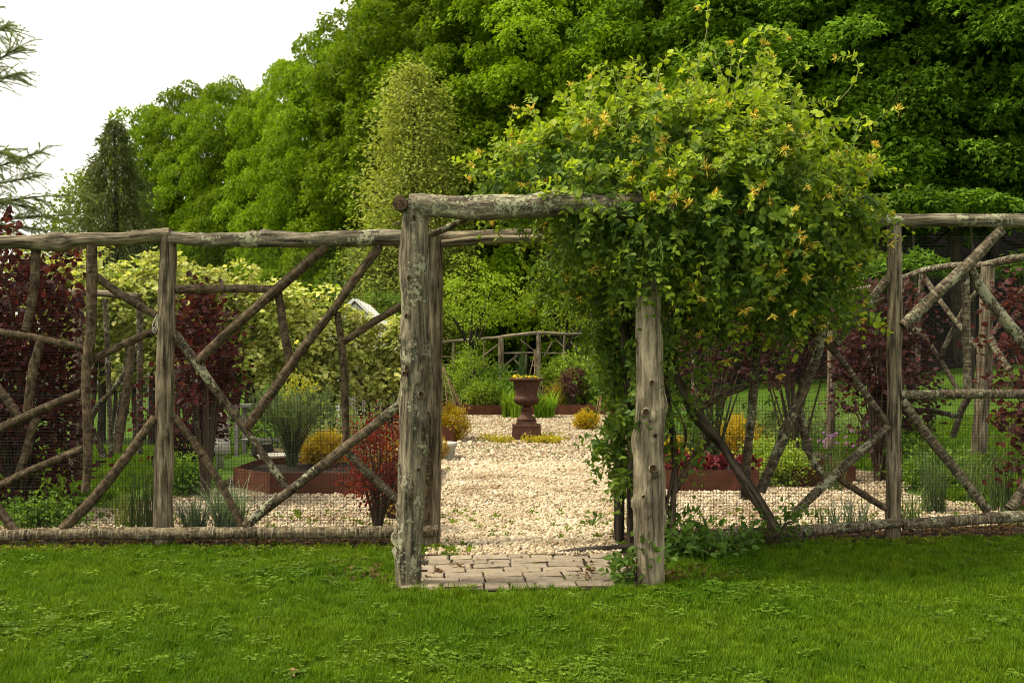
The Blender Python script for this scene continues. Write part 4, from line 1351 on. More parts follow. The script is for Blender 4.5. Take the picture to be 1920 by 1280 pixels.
V, T = lathe_geo([(.251, 1.056), (.29, 1.07), (.312, 1.085), (.318, 1.10), (.305, 1.115), (.265, 1.112), (.255, 1.09)], 64, lambda z: .03 if z > 1.06 else 0)
put('rim', mesh_np('rim', V, T, M['castiron'], smooth=True), UR, world=False)
rg = np.random.default_rng(88)
fa, fl = Acc(), Acc()
for k in range(34):
    a, r = rg.uniform(0, 6.28), .27 * math.sqrt(rg.uniform(0, 1))
    c = np.array([math.cos(a) * r, math.sin(a) * r, 1.10 + rg.uniform(.0, .06)])
    leaves(fa, np.tile(c, (5, 1)), np.stack([np.cos(np.arange(5) * 1.257), np.sin(np.arange(5) * 1.257), np.full(5, .25)], 1) + rg.normal(0, .15, (5, 3)), np.tile([0, -.4, 1.0], (5, 1)), .034, ROUND, colmix((.75, .42, .015), (.80, .58, .04), 5, rg))
n = 180
a, r = rg.uniform(0, 6.28, n), .29 * np.sqrt(rg.uniform(0, 1, n))
leaves(fl, np.stack([np.cos(a) * r, np.sin(a) * r, rg.uniform(1.08, 1.17, n)], 1), rdir(n, rg) + [0, 0, .2], rdir(n, rg) + [0, 0, 1], .05, OVAL, colmix((.07, .13, .02), (.2, .22, .04), n, rg))
put('flowers', fa.mesh('flowers', M['petal']), UR, world=False, kind='stuff')
put('leaves', fl.mesh('leaves', M['leaf']), UR, world=False, kind='stuff')

# ================================================================== GARDEN SHRUBS AND PERENNIALS
def gp(px, py, Y=None):
    """ground point seen at a pixel"""
    if Y is None:
        lo, hi = 3.0, 60.0
        for _ in range(40):
            m = (lo + hi) / 2
            q = at(px, py, m)
            if q[2] > G(q[0], m):
                lo = m
            else:
                hi = m
        Y = lo
    q = at(px, py, Y)
    return (q[0], Y)


RED = ((.024, .009, .011), (.090, .016, .017))
DUL = ((.030, .014, .017), (.090, .028, .031))
REDL = ((.040, .015, .016), (.115, .030, .030))
def smoke(label, px, ytop, Y, rx, ry, seed, clusters=150, leaf=.062, red=RED, z0=.04, per=26):
    q = at(px, ytop, Y)
    g = G(q[0], Y)
    return shrub('smoke_bush', label, 'shrub', (q[0], Y, g), rx, ry, q[2] - g, red[0], red[1], leaf=leaf, clusters=clusters, per=per, crad=.17, tm=ROUND, seed=seed, z0=z0, stems=4 if z0 > .3 else 8, lumps=.45)


smoke('big dark red smoke bush behind the fence on the larch side', 40, 455, 9.3, .62, .6, 81, 235)
smoke('second dark red smoke bush crowding beside the biggest one', -70, 430, 9.8, .7, .6, 82, 200)
smoke('dark red smoke bush behind the knotted fence post', 385, 545, 10.2, .33, .45, 83, 75, z0=.45)
smoke('low dark red smoke bush beside the stone lantern', 350, 660, 11.6, .45, .4, 84, 60, z0=.2)
smoke('dark red smoke bush on the slope beyond the lichened fence bay', 1650, 525, 11.3, .50, .5, 85, 120, z0=.2, red=DUL)
smoke('leggy red leaved shrub half hidden by the hanging honeysuckle', 1490, 545, 13.5, .8, .6, 86, 95, z0=.45, red=DUL)
smoke('red leaved shrub glimpsed behind the right gate post', 1340, 555, 14.0, .7, .6, 87, 60, z0=.4, red=DUL)
smoke('dark red smoke bush reaching over the fence at the slope end', 1968, 455, 8.7, .33, .42, 88, 110, red=REDL)
# barberry by the gate
q = gp(708, 975, 8.35)
shrub('barberry', 'fiery red barberry just inside the fence by the left gate post', 'shrub', q, .30, .27, .98, (.070, .013, .010), (.34, .036, .020), leaf=.030, clusters=130, per=24, crad=.10, seed=90, stems=8, z0=.22)
q = gp(735, 940, 9.0)
shrub('spirea', 'yellow and orange spirea behind the red barberry', 'shrub', q, .20, .2, .75, (.30, .20, .02), (.48, .33, .03), leaf=.03, clusters=60, per=20, crad=.09, seed=91, stems=6)
# golden shrubs
YEL = ((.30, .235, .012), (.58, .40, .022))
for k, (px, py, Y, r, h, lab, z) in enumerate([(606, 858, 12.4, .26, .36, 'golden yellow shrub in the long steel bed', zb1), (845, 823, 17.6, .30, .62, 'golden ball shrub left of the urn', None), (1385, 842, 15.2, .36, .55, 'broad golden shrub beyond the dark red planting', None),
                                               (1262, 900, 12.2, .12, .45, 'thin yellow shrub right behind the pale gate post', None), (1100, 806, 20.5, .22, .35, 'low golden mound at the court edge by the honeysuckle', None)]):
    b = at(px, py, Y)
    b = (b[0], Y, z if z else G(b[0], Y))
    shrub('golden_shrub', lab, 'shrub', b, r, r, h, *YEL, leaf=.038, clusters=120, per=40, crad=.09, tm=DIAM, seed=120 + k, stems=4, z0=.03)
b = gp(828, 872, 14.3)
shrub('golden_shrub', 'small amber tuft beside the stone trough', 'shrub', b, .10, .1, .32, (.30, .20, .02), (.5, .33, .03), leaf=.03, clusters=22, per=24, crad=.05, tm=DIAM, seed=126, stems=3)
# blue-green broom in the bed
b = at(548, 862, 12.0)
t = thing('broom_shrub', 'fine blue green broom shrub fanning out of the long steel bed', 'shrub', (b[0], 12.0, zb1))
acc = Acc()
rg = np.random.default_rng(131)
blades(acc, (0, 0, 0), 520, .95, .55, .007, (.075, .115, .06), (.17, .22, .10), rg, droop=.15, rad=.06)
for k in range(400):
    a = rg.uniform(0, 6.28)
    r = rg.uniform(.1, .5)
    z = .3 + r * .6 + rg.uniform(0, .35)
    leaves(acc, [[math.cos(a) * r, math.sin(a) * r, z]] * 5, rdir(5, rg) + [math.cos(a), math.sin(a), 1.2], rdir(5, rg), .09, SPRAY, colmix((.07, .11, .05), (.16, .21, .09), 5, rg))
put('foliage', acc.mesh('foliage', M['leaf']), t, world=False, kind='stuff')
tw = Acc()
for k in range(14):
    a = rg.uniform(0, 6.28)
    tube(tw, catmull([(0, 0, -.02), (math.cos(a) * .1, math.sin(a) * .1, .25), (math.cos(a) * .38, math.sin(a) * .38, .7)], 5), .008, .003, (.08, .06, .04))
put('stem', tw.mesh('stem', M['needle']), t, world=False)
# red heuchera in the right bed
for k in range(9):
    x = 1.72 + .115 * k
    y = 11.12 + .35 * ((k * 37) % 5) / 5
    shrub('coral_bells', 'low dark red leaf rosette in the steel bed beyond the honeysuckle', 'plant', (x, y, zb2), .10, .1, .20, (.07, .010, .014), (.24, .03, .045), leaf=.07, clusters=9, per=9, crad=.05, tm=ROUND, seed=140 + k, stems=2, group='dark red rosettes in the steel bed')

# round green shrubs behind the court
LG = ((.12, .215, .022), (.34, .44, .05))
MG = ((.075, .165, .018), (.20, .32, .035))
SG = ((.10, .155, .05), (.22, .28, .10))
back = [  # name, label, px, base y, Y, rx, h, cols, leaf
    ('round light green shrub behind the steel bed left of the urn', 885, 25.9, .64, 1.50, LG, .05),
    ('bright green bushy perennial between round shrub and urn', 935, 25.6, .62, .95, MG, .055),
    ('feathery light green mound above the steel bed edge', 905, 25.3, .5, .62, LG, .04),
    ('soft green mound close to the urn bowl', 955, 25.35, .45, .72, MG, .04),
    ('loose green shrub behind the cane obelisk', 1055, 26.4, .7, 1.25, LG, .06),
    ('fresh green shrub right of the cane obelisk', 1095, 26.0, .7, 1.45, LG, .06),
    ('leafy green shrub at the court end under the honeysuckle', 1150, 25.6, .75, 1.55, MG, .06),
    ('small leafy shrub left of the round light green one', 835, 26.6, .5, 1.1, MG, .05),
    ('broad green shrub further along the end bed', 1215, 25.7, .7, 1.3, MG, .06),
]
for k, (lab, px, Y, rx, h, cols, lf) in enumerate(back):
    b = at(px, 700, Y)
    shrub('garden_shrub', lab, 'shrub', (b[0], Y, zb4), rx, rx * .8, h, *cols, leaf=lf * 1.25, clusters=110, per=26, crad=.17, seed=160 + k, stems=6, z0=.04)
b = at(1072, 760, 25.4)
shrub('dwarf_maple', 'small purple leaved shrub in the end bed right of the urn', 'shrub', (b[0], 25.4, zb4), .33, .3, .95, (.05, .022, .025), (.14, .06, .055), leaf=.07, clusters=50, per=22, crad=.14, seed=171, stems=5, z0=.35)
b = at(1042, 775, 25.35)
shrub('golden_shrub', 'amber conifer mound right of the urn', 'shrub', (b[0], 25.35, zb4), .26, .25, .62, (.16, .15, .02), (.38, .26, .03), leaf=.05, clusters=40, per=26, crad=.12, tm=DIAM, seed=172, stems=3)
# daylilies beside the urn
DL = ((.10, .21, .015), (.26, .40, .035))
for k, (px, Y) in enumerate([(950, 24.3), (966, 24.0), (1012, 24.0), (1030, 24.2)]):
    b = at(px, 790, Y)
    grass_clump('daylily', 'bright green daylily clump in front of the end bed ' + ('left' if px < 987 else 'right') + ' of the urn', 'plant', (b[0], Y), .80, .42, 110, .030, *DL, seed=180 + k, droop=.75, rad=.12, group='daylilies flanking the urn')
# iris-like spear clump behind the obelisk
b = at(978, 700, 26.6)
grass_clump('iris', 'tall upright spear leaves behind the urn flowers', 'plant', (b[0], 26.6, zb4), 1.6, .22, 60, .03, (.08, .15, .05), (.16, .24, .09), seed=188, droop=.1, rad=.1)

# creeping yellow plants round the urn foot
for k in range(9):
    a = rg.uniform(0, 6.28)
    x = up[0] + math.cos(a) * rg.uniform(.35, .6) * 1.4
    y = YUrn - .15 + math.sin(a) * rg.uniform(.35, .8)
    shrub('creeping_plant', 'low yellow creeping plant in the gravel round the urn plinth', 'plant', (x, y), .20, .16, .07, (.22, .24, .02), (.55, .43, .03), leaf=.035, clusters=12, per=18, crad=.07, tm=ROUND, seed=200 + k, stems=1, z0=.1, group='yellow creepers round the urn')

# ornamental grasses, tufts and perennials behind the fences
BG = ((.085, .135, .085), (.19, .25, .165))
grass_clump('ornamental_grass', 'blue green ornamental grass arching inside the fence by the knotted post', 'grass', gp(430, 985, 8.15), .55, .42, 240, .011, *BG, seed=211, droop=.9, rad=.12)
grass_clump('ornamental_grass', 'smaller blue green grass tuft against the knotted post', 'grass', gp(365, 985, 7.98), .46, .34, 120, .010, *BG, seed=212, droop=.9, rad=.08)
t = grass_clump('chives', 'clump of chives with pink purple flower heads by the short steel bed', 'plant', gp(1565, 905, 11.0), .56, .20, 75, .010, (.10, .17, .05), (.20, .28, .08), seed=213, droop=.15, rad=.10)
rg = np.random.default_rng(214)
hd = Acc()
for k in range(20):
    c = np.array([rg.normal(0, .12), rg.normal(0, .09), rg.uniform(.48, .68)])
    leaves(hd, np.tile(c, (14, 1)), rdir(14, rg), rdir(14, rg), .026, DIAM, colmix((.33, .16, .36), (.55, .32, .55), 14, rg))
put('flower_heads', hd.mesh('flower_heads', M['petal']), t, world=False, kind='stuff')
tufts = [  # px, base y, Y, h, spread, n, width, cols, label
    (1700, 985, 8.2, .42, .20, 110, .009, SG, 'grassy tuft just inside the lichened fence post'),
    (1750, 965, 9.0, .72, .28, 200, .008, ((.06, .10, .04), (.13, .18, .07)), 'tall wispy grass behind the patchy diagonal pole'),
    (1830, 950, 9.6, .60, .25, 150, .008, SG, 'wispy grass tuft further up the slope bay'),
    (235, 990, 8.6, .40, .14, 90, .010, ((.09, .13, .03), (.2, .22, .06)), 'upright sprouting tuft in the gravel behind the large diagonal pole'),
    (270, 985, 8.0, .75, .12, 130, .009, ((.04, .07, .02), (.10, .14, .04)), 'dark upright shoots against the knotted post'),
    (1610, 985, 8.2, .36, .22, 90, .009, BG, 'blue green tuft in the gravel by the bark rail'),
    (1560, 990, 8.1, .30, .2, 80, .009, BG, 'short blue green tuft inside the mesh under the split pole'),
    (1880, 945, 8.9, .7, .22, 150, .008, ((.06, .10, .04), (.13, .18, .07)), 'dark grass clump under the red leaves at the slope end'),
]
for k, (px, py, Y, h, sp, n, w, cols, lab) in enumerate(tufts):
    grass_clump('grass_tuft', lab, 'grass', gp(px, py, Y), h, sp * 1.5, int(n * .55), w, *cols, seed=220 + k, droop=.45, rad=.10)
mids = [
    (350, 880, 10.6, .22, .38, MG, 'leafy green perennial in the lawn edge by the long pole'),
    (90, 930, 8.7, .35, .16, MG, 'low green leaves under the biggest red bush'),
    (620, 770, 14.5, .5, .75, SG, 'grey green perennial behind the golden shrub'),
    (690, 770, 14.0, .5, .70, SG, 'soft green shrub behind the red barberry'),
    (560, 780, 16.0, .6, .80, MG, 'leafy green shrub at the foot of the grape row'),
    (470, 780, 16.4, .4, .60, MG, 'green perennial beside the potting table'),
    (1300, 830, 14.0, .40, .75, ((.05, .12, .03), (.11, .20, .06)), 'dark green grassy perennial behind the vine trunk'),
    (1470, 830, 13.8, .5, .70, SG, 'grey green mound behind the lichened pole'),
    (1440, 890, 12.0, .28, .45, LG, 'light green plant filling the gap between the steel beds'),
    (1475, 905, 11.5, .30, .40, LG, 'fresh green plant left of the short steel bed'),
    (1720, 830, 11.2, .35, .55, MG, 'bright green leafy plant on the slope behind the fence post'),
    (1770, 880, 10.4, .4, .35, MG, 'low spreading green plant at the foot of the slope'),
    (1400, 790, 16.8, .7, .65, SG, 'pale green border planting beyond the golden shrub'),
    (1250, 800, 17.5, .6, .75, MG, 'green border shrub behind the right gate post'),
    (1560, 770, 16.0, .6, .50, SG, 'pale green border planting behind the chives'),
    (735, 700, 18.4, .35, 1.2, ((.11, .06, .02), (.22, .13, .04)), 'russet leaved shrub next to the left gate post'),
    (700, 725, 19.0, .3, .6, ((.06, .03, .02), (.13, .07, .04)), 'small brown red shrub at the end of the grape row'),
    (570, 700, 15.4, .3, 1.25, ((.2, .22, .02), (.45, .45, .04)), 'bright yellow leaved shrub in front of the grape row'),
]
for k, (px, py, Y, r, h, cols, lab) in enumerate(mids):
    b = at(px, py, Y)
    shrub('border_plant', lab, 'plant', (b[0], Y), r, r * .8, h, *cols, leaf=.05, clusters=60, per=26, crad=.14, seed=240 + k, stems=4, z0=.03)

# ================================================================== CANE SUPPORTS, TROUGH, TABLE, LANTERN
def cane_frame(label, apex, feet, ties, r=.012):
    base = np.mean(feet, axis=0)
    t = thing('cane_obelisk', label, 'plant support', base)
    for f in feet:
        f = np.array(f)
        log('cane', [f - [0, 0, .05], f * .45 + np.array(apex) * .55 + RNG.normal(0, .01, 3), np.array(apex) + (np.array(apex) - f) * .05], [r, r * .8, r * .6], 'cane', t, sides=6, step=.3)
    for (a, b) in ties:
        log('cross_cane', [a, b], [r * .55, r * .5], 'cane', t, sides=5, step=.3)


ap = at(1003, 660, 25.9)
ft = [np.array([at(x, 745, Y)[0], Y, zb4]) for x, Y in [(978, 25.6), (1000, 25.4), (1026, 25.7), (1004, 26.3)]]
ties = []
for u in (.25, .5, .72):
    for i in range(4):
        a = ft[i] * (1 - u) + ap * u
        b = ft[(i + 1) % 4] * (1 - u - .06) + ap * (u + .06)
        ties.append((a, b))
cane_frame('slender cane obelisk standing behind the urn', ap, ft, ties, .017)
ap = at(832, 688, 23.2)
gz5 = G(ap[0], 23.2)
ft = [np.array([ap[0] + .60 * math.cos(a), 23.2 + .45 * math.sin(a), gz5]) for a in np.linspace(0, 6.28, 15)[:-1]]
ties = []
for u in (.15, .3, .45, .6):
    for i in range(0, 14):
        ties.append((ft[i] * (1 - u) + ap * u, ft[(i + 2) % 14] * (1 - u - .12) + ap * (u + .12)))
cane_frame('woven cane cone beside the left gate post, wider than the obelisk', ap, ft, ties, .010)
ap = at(1140, 680, 23.4)
ft = [np.array([ap[0] + .35 * math.cos(a), 23.4 + .3 * math.sin(a), G(ap[0], 23.4)]) for a in np.linspace(0, 6.28, 9)[:-1]]
cane_frame('cane wigwam half hidden behind the vine on the back gate post', ap, ft, [], .011)

TR = gp(822, 868, 14.6)
t = thing('stone_trough', 'pale round stone trough by the left edge of the gravel court', 'trough', (TR[0], TR[1], G(*TR)))
V, T = lathe_geo([(.20, -.02), (.23, .02), (.25, .16), (.28, .20), (.28, .24), (.24, .24), (.22, .19)], 28)
put('basin', mesh_np('basin', V, T, M['stone'], smooth=True), t, world=False)

YT = 15.2
tx = at(505, 800, YT)[0]
tg = G(tx, YT)
t = thing('potting_table', 'weathered plank table with slim legs behind the long diagonal pole', 'table', (tx, YT, tg))
zt = at(505, 758, YT)[2]
for k in range(4):
    boxpart('plank', t, 'greywood', tx - .50, tx + .55, YT - .27 + .13 * k, YT - .145 + .13 * k, zt - .03, zt + .003 * (k % 2))
for sx in (-.44, .46):
    for sy in (-.22, .22):
        boxpart('leg', t, 'greywood', tx + sx - .03, tx + sx + .03, YT + sy - .03, YT + sy + .03, tg - .01, zt - .031)
boxpart('shelf', t, 'greywood', tx - .40, tx + .42, YT - .18, YT + .18, tg + .22, tg + .245)
# black kettle and pale basin under the table
kx, ky = at(492, 830, 14.4)[0], 14.4
t = thing('iron_pot', 'black iron pot with a bail handle beside the potting table', 'pot', (kx, ky, G(kx, ky)))
V, T = lathe_geo([(.06, 0), (.13, .05), (.16, .14), (.14, .22), (.15, .24), (.13, .24), (.12, .2)], 24)
put('bowl', mesh_np('bowl', V, T, M['blackiron'], smooth=True), t, world=False)
hd = Acc()
a = np.linspace(0, math.pi, 14)
tube(hd, np.stack([.15 * np.cos(a), 0 * a, .22 + .22 * np.sin(a)], 1), .009, .009, (0, 0, 0), 5)
put('handle', hd.mesh('handle', M['blackiron']), t, world=False)
kx, ky = at(518, 838, 13.6)[0], 13.6
t = thing('stone_basin', 'low pale stone basin in the gravel near the potting table', 'basin', (kx, ky, G(kx, ky)))
V, T = lathe_geo([(.17, -.01), (.22, .06), (.25, .14), (.26, .16), (.23, .16), (.18, .10)], 24)
put('bowl', mesh_np('bowl', V, T, M['stone'], smooth=True), t, world=False)
kx, ky = at(412, 842, 13.2)[0], 13.2
t = thing('stone_lantern', 'grey stacked stone lantern beside the dark red bush and potting table', 'lantern', (kx, ky, G(kx, ky)))
for nm, prof in [('foot', [(.05, 0), (.05, .16), (.09, .19)]), ('lower_body', [(.10, .191), (.135, .22), (.13, .38), (.09, .42)]), ('upper_body', [(.085, .421), (.12, .45), (.125, .60), (.09, .66)]), ('cap', [(.14, .661), (.12, .70), (.04, .76), (.015, .78)])]:
    V, T = lathe_geo(prof, 16)
    put(nm, mesh_np(nm, V, T, M['stone'], smooth=True), t, world=False)

# ================================================================== HONEYSUCKLE
YV = 6.9
HS = thing('honeysuckle', 'huge yellow flowering honeysuckle smothering the gateway and fence', 'climbing plant', (at(1255, 1040, 7.2)[0], 7.2, 0))
rg = np.random.default_rng(500)


def E(px, py, Y, rx, ry, rz):
    return at(px, py, Y), np.array([rx, ry, rz])


ELL = [E(1320, 355, 6.95, .95, .8, .56), E(1460, 425, 7.0, .54, .7, .56), E(1090, 325, 6.9, .56, .65, .30), E(1170, 430, 6.95, .36, .62, .36),
       E(1390, 500, 7.0, .72, .55, .36), E(1360, 270, 6.95, .45, .5, .22), E(1535, 480, 7.1, .27, .45, .36), E(985, 335, 6.8, .34, .42, .15), E(1210, 290, 6.9, .6, .7, .28),
       E(1215, 425, 6.22, .36, .26, .30), E(1120, 375, 6.25, .30, .2, .14), E(1340, 420, 6.25, .42, .35, .42), E(1420, 350, 6.4, .40, .35, .32), E(1080, 410, 6.3, .13, .14, .13), E(1240, 240, 6.8, .25, .4, .14), E(1430, 235, 6.85, .24, .35, .18), E(1570, 355, 6.9, .18, .35, .22),
       E(1085, 490, 7.6, .30, .3, .20), E(1130, 560, 7.65, .18, .25, .22)]
areas = np.array([r[0] * r[2] + r[0] * r[1] + r[1] * r[2] for c, r in ELL])


def depth_in(p):
    return min(np.linalg.norm((p - c) / r) for c, r in ELL)


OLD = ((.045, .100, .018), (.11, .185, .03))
YNG_LIT = ((.20, .31, .014), (.43, .51, .03))  # young leaf tips; also paints the light falling on the vine's top
vl, vs_ = Acc(), Acc()


def spray(p, d, L, young, droop, leaf=.055):
    """a shoot with opposite leaf pairs, the newest pairs small and yellow-green"""
    n = max(3, int(L / .042))
    t = np.linspace(0, 1, n + 1)
    d = unit(d)
    Q = p + d * (L * t)[:, None] + np.array([0, 0, -1.0]) * (droop * L * t ** 2)[:, None] + np.cumsum(rg.normal(0, .004, (n + 1, 3)), 0)
    tube(vs_, Q, .0024, .0012, (.10 + .1 * young, .12 + .08 * young, .035), 3)
    O, D, N, S, Cc = [], [], [], [], []
    for i in range(1, n + 1):
        tg_ = unit(Q[i] - Q[i - 1])
        s = unit(np.cross(tg_, rg.normal(size=3)))
        f = i / n
        for sg in (-1, 1):
            O.append(Q[i])
            D.append(s * sg + tg_ * (.35 + .5 * f) + np.array([0, 0, -.15]))
            N.append(np.array([0, 0, .9]) + tg_ * .5 + rg.normal(0, .35, 3))
            S.append(leaf * (1.12 - .55 * f ** 2) * rg.uniform(.75, 1.2))
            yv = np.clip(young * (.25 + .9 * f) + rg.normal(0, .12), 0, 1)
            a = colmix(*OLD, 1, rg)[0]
            b = colmix(*YNG_LIT, 1, rg)[0]
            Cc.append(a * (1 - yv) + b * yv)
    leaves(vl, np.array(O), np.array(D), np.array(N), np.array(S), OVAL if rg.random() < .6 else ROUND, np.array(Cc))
    return Q


flower_spots = []
for k in range(60):
    spray(at(rg.uniform(990, 1150), rg.uniform(455, 560), 7.62 + rg.normal(0, .12)), rg.normal(0, 1, 3) + [0, -.3, -.7], rg.uniform(.10, .26), .3, .5, .055)
count = 0
while count < 2850:
    k = rg.choice(len(ELL), p=areas / areas.sum())
    c, r = ELL[k]
    u = rdir(1, rg)[0]
    p = c + u * r * rg.uniform(.70, 1.04) * (1 + .10 * math.sin(u[0] * 7 + k) + .08 * math.sin(u[2] * 9 + u[1] * 5))
    if min([np.linalg.norm((p - c2) / r2) for j, (c2, r2) in enumerate(ELL) if j != k]) < .68:
        continue
    if math.sin(p[0] * 9.0 + 2 * math.sin(p[2] * 5)) * math.sin(p[2] * 10.5 + p[1] * 6) * 1.2 + rg.normal(0, .25) > .62:
        continue
    n = unit(u / r)
    up_ = n[2]
    d = n * .8 + np.array([0, 0, .55 if up_ > -.1 else -.5]) + rg.normal(0, .45, 3)
    young = float(np.clip(.40 + .55 * max(up_, 0) - .25 * max(-up_, 0) + rg.normal(0, .28), 0, 1))  # top light put into the leaf colour: upper shoots yellower, undersides darker
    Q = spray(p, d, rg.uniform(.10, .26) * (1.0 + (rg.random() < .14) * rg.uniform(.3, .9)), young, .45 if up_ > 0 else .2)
    if rg.random() < .11 and n[1] < .35:
        flower_spots.append((Q[-1], unit(Q[-1] - Q[-2])))
    count += 1
# inner, older leaves
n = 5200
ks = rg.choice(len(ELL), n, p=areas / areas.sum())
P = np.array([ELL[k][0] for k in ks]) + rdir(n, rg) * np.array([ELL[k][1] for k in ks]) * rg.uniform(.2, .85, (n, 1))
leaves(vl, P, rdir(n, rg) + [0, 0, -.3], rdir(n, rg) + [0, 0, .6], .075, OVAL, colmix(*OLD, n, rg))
# growth up the back post and round the front one
for k in range(430):
    y = 470 + 440 * rg.uniform(0, 1) ** 1.25
    p = at(rg.normal(1160, 15 + 14 * (910 - y) / 440), y, 7.5 + rg.normal(0, .12))
    spray(p, rg.normal(0, 1, 3) + [0, -.4, .1], rg.uniform(.08, .20), .18, .5, .066)
for k in range(70):
    y = rg.uniform(440, 720) if k < 55 else rg.uniform(720, 800)
    p = at(1217 + rg.choice([-1, 1]) * rg.uniform(18, 40), y, 6.25 + rg.uniform(-.08, .12))
    spray(p, rg.normal(0, 1, 3) + [0, -.6, -.2], rg.uniform(.06, .15), .12, .5, .05)
for k in range(75):       # over the top of the front post
    p = at(rg.normal(1217, 26), 385 + 150 * rg.uniform(0, 1) ** 1.4, 6.12 + rg.normal(0, .03))
    spray(p, rg.normal(0, 1, 3) + [0, -.5, -.4], rg.uniform(.08, .18), .22, .5, .055)
for k in range(110):      # trailing growth behind and beside the front post
    p = at(1236 + 95 * rg.uniform(0, 1) ** 1.5, rg.uniform(540, 860), 7.35 + rg.normal(0, .12))
    spray(p, rg.normal(0, 1, 3) + [0, -.3, -.3], rg.uniform(.08, .2), .2, .5, .055)
for k in range(260):      # curtain hanging behind the front post, over the fence bay
    p = at(rg.uniform(1200, 1640), rg.uniform(520, 690) if k < 190 else rg.uniform(600, 780), 7.45 + rg.normal(0, .12))
    if p[0] > at(1480, 0, 7.45)[0] and p[2] < 1.7:
        continue
    if p[2] < 1.55 and rg.random() < .55:
        continue
    spray(p, rg.normal(0, 1, 3) + [0, -.3, -.5], rg.uniform(.08, .2), .08, .5, .055)
for (x, y) in [(1115, 820), (1125, 840), (1110, 965), (1140, 800), (1130, 815)]:
    spray(at(x + 30, y + 4, 7.45), np.array([-1, -.4, .15]), .22, .05, .4, .065)
# loose shoots reaching out of the mass
shoots = [[(1285, 240), (1305, 140), (1325, 60), (1326, 5), (1312, 14)], [(1225, 210), (1238, 125), (1272, 98), (1300, 130), (1296, 150)], [(1375, 190), (1392, 95), (1420, 62), (1458, 58), (1475, 72)], [(1485, 235), (1570, 190), (1608, 140), (1600, 105), (1568, 110)],
          [(1500, 262), (1590, 230), (1625, 238), (1655, 215), (1682, 205)], [(1440, 210), (1450, 140), (1448, 108)], [(1360, 200), (1372, 110), (1368, 85)], [(1110, 215), (1112, 170), (1104, 150)], [(1020, 270), (1010, 230), (995, 205)], [(960, 330), (935, 330), (908, 346), (885, 336)],
          [(965, 290), (955, 250), (962, 205)], [(1580, 330), (1625, 300), (1640, 275)], [(1610, 400), (1650, 380), (1670, 400)], [(1060, 250), (1075, 190), (1068, 160)], [(1170, 215), (1180, 170), (1176, 150)], [(1480, 230), (1490, 170), (1496, 165)], [(1400, 190), (1420, 120), (1432, 85)],
          [(1040, 470), (1062, 540), (1060, 560)], [(1000, 430), (975, 470), (985, 500)], [(1420, 560), (1440, 620), (1436, 660)], [(1480, 590), (1500, 640), (1490, 670)], [(1310, 560), (1325, 600), (1330, 610)], [(1580, 560), (1640, 600), (1668, 625)]]
for k in range(46):
    x0 = rg.uniform(940, 1600)
    y0 = np.interp(x0, [900, 1000, 1100, 1250, 1350, 1450, 1520, 1600], [335, 275, 225, 205, 190, 185, 250, 300])
    L = rg.uniform(35, 95)
    bend = rg.choice([-1, 1]) * rg.uniform(8, 40)
    shoots.append([(x0, y0 + 20), (x0 + bend * .3, y0 - L * .5), (x0 + bend, y0 - L), (x0 + bend * 1.6, y0 - L * .9)])
for pix in shoots:
    Yk = YV + rg.uniform(-.25, .1)
    Q = catmull([at(x, y, Yk + .08 * i) for i, (x, y) in enumerate(pix)], 18)
    tube(vs_, Q, .0045, .002, (.16, .19, .05), 4)
    L = np.sum(np.linalg.norm(np.diff(Q, axis=0), axis=1))
    for i in range(1, 18, 2 if L < .7 else 1):
        tg_ = unit(Q[i] - Q[i - 1])
        s = unit(np.cross(tg_, rg.normal(size=3)))
        if rg.random() < .15:
            continue
        O = np.array([Q[i], Q[i]])
        D = np.array([s, -s]) + tg_ * .6
        yv = rg.uniform(.45, 1)
        leaves(vl, O, D, rg.normal(0, .5, (2, 3)) + [0, -.3, .7], rg.uniform(.035, .065) * (1.15 - .5 * i / 18), ROUND, colmix(*OLD, 2, rg) * (1 - yv) + colmix(*YNG_LIT, 2, rg) * yv)
    flower_spots.append((Q[-1], unit(Q[-1] - Q[-2])))
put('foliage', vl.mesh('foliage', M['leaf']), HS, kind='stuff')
# fine bare runners
for k in range(120):
    c, r = ELL[rg.choice([0, 1, 3, 4])]
    a = c + rdir(1, rg)[0] * r * .9
    b = a + rg.normal(0, .28, 3) + [0, 0, -.15]
    tube(vs_, catmull([a, (a + b) / 2 + rg.normal(0, .08, 3), b], 8), .003, .002, (.13, .10, .065), 3)
put('shoots', vs_.mesh('shoots', M['needle']), HS, kind='stuff')
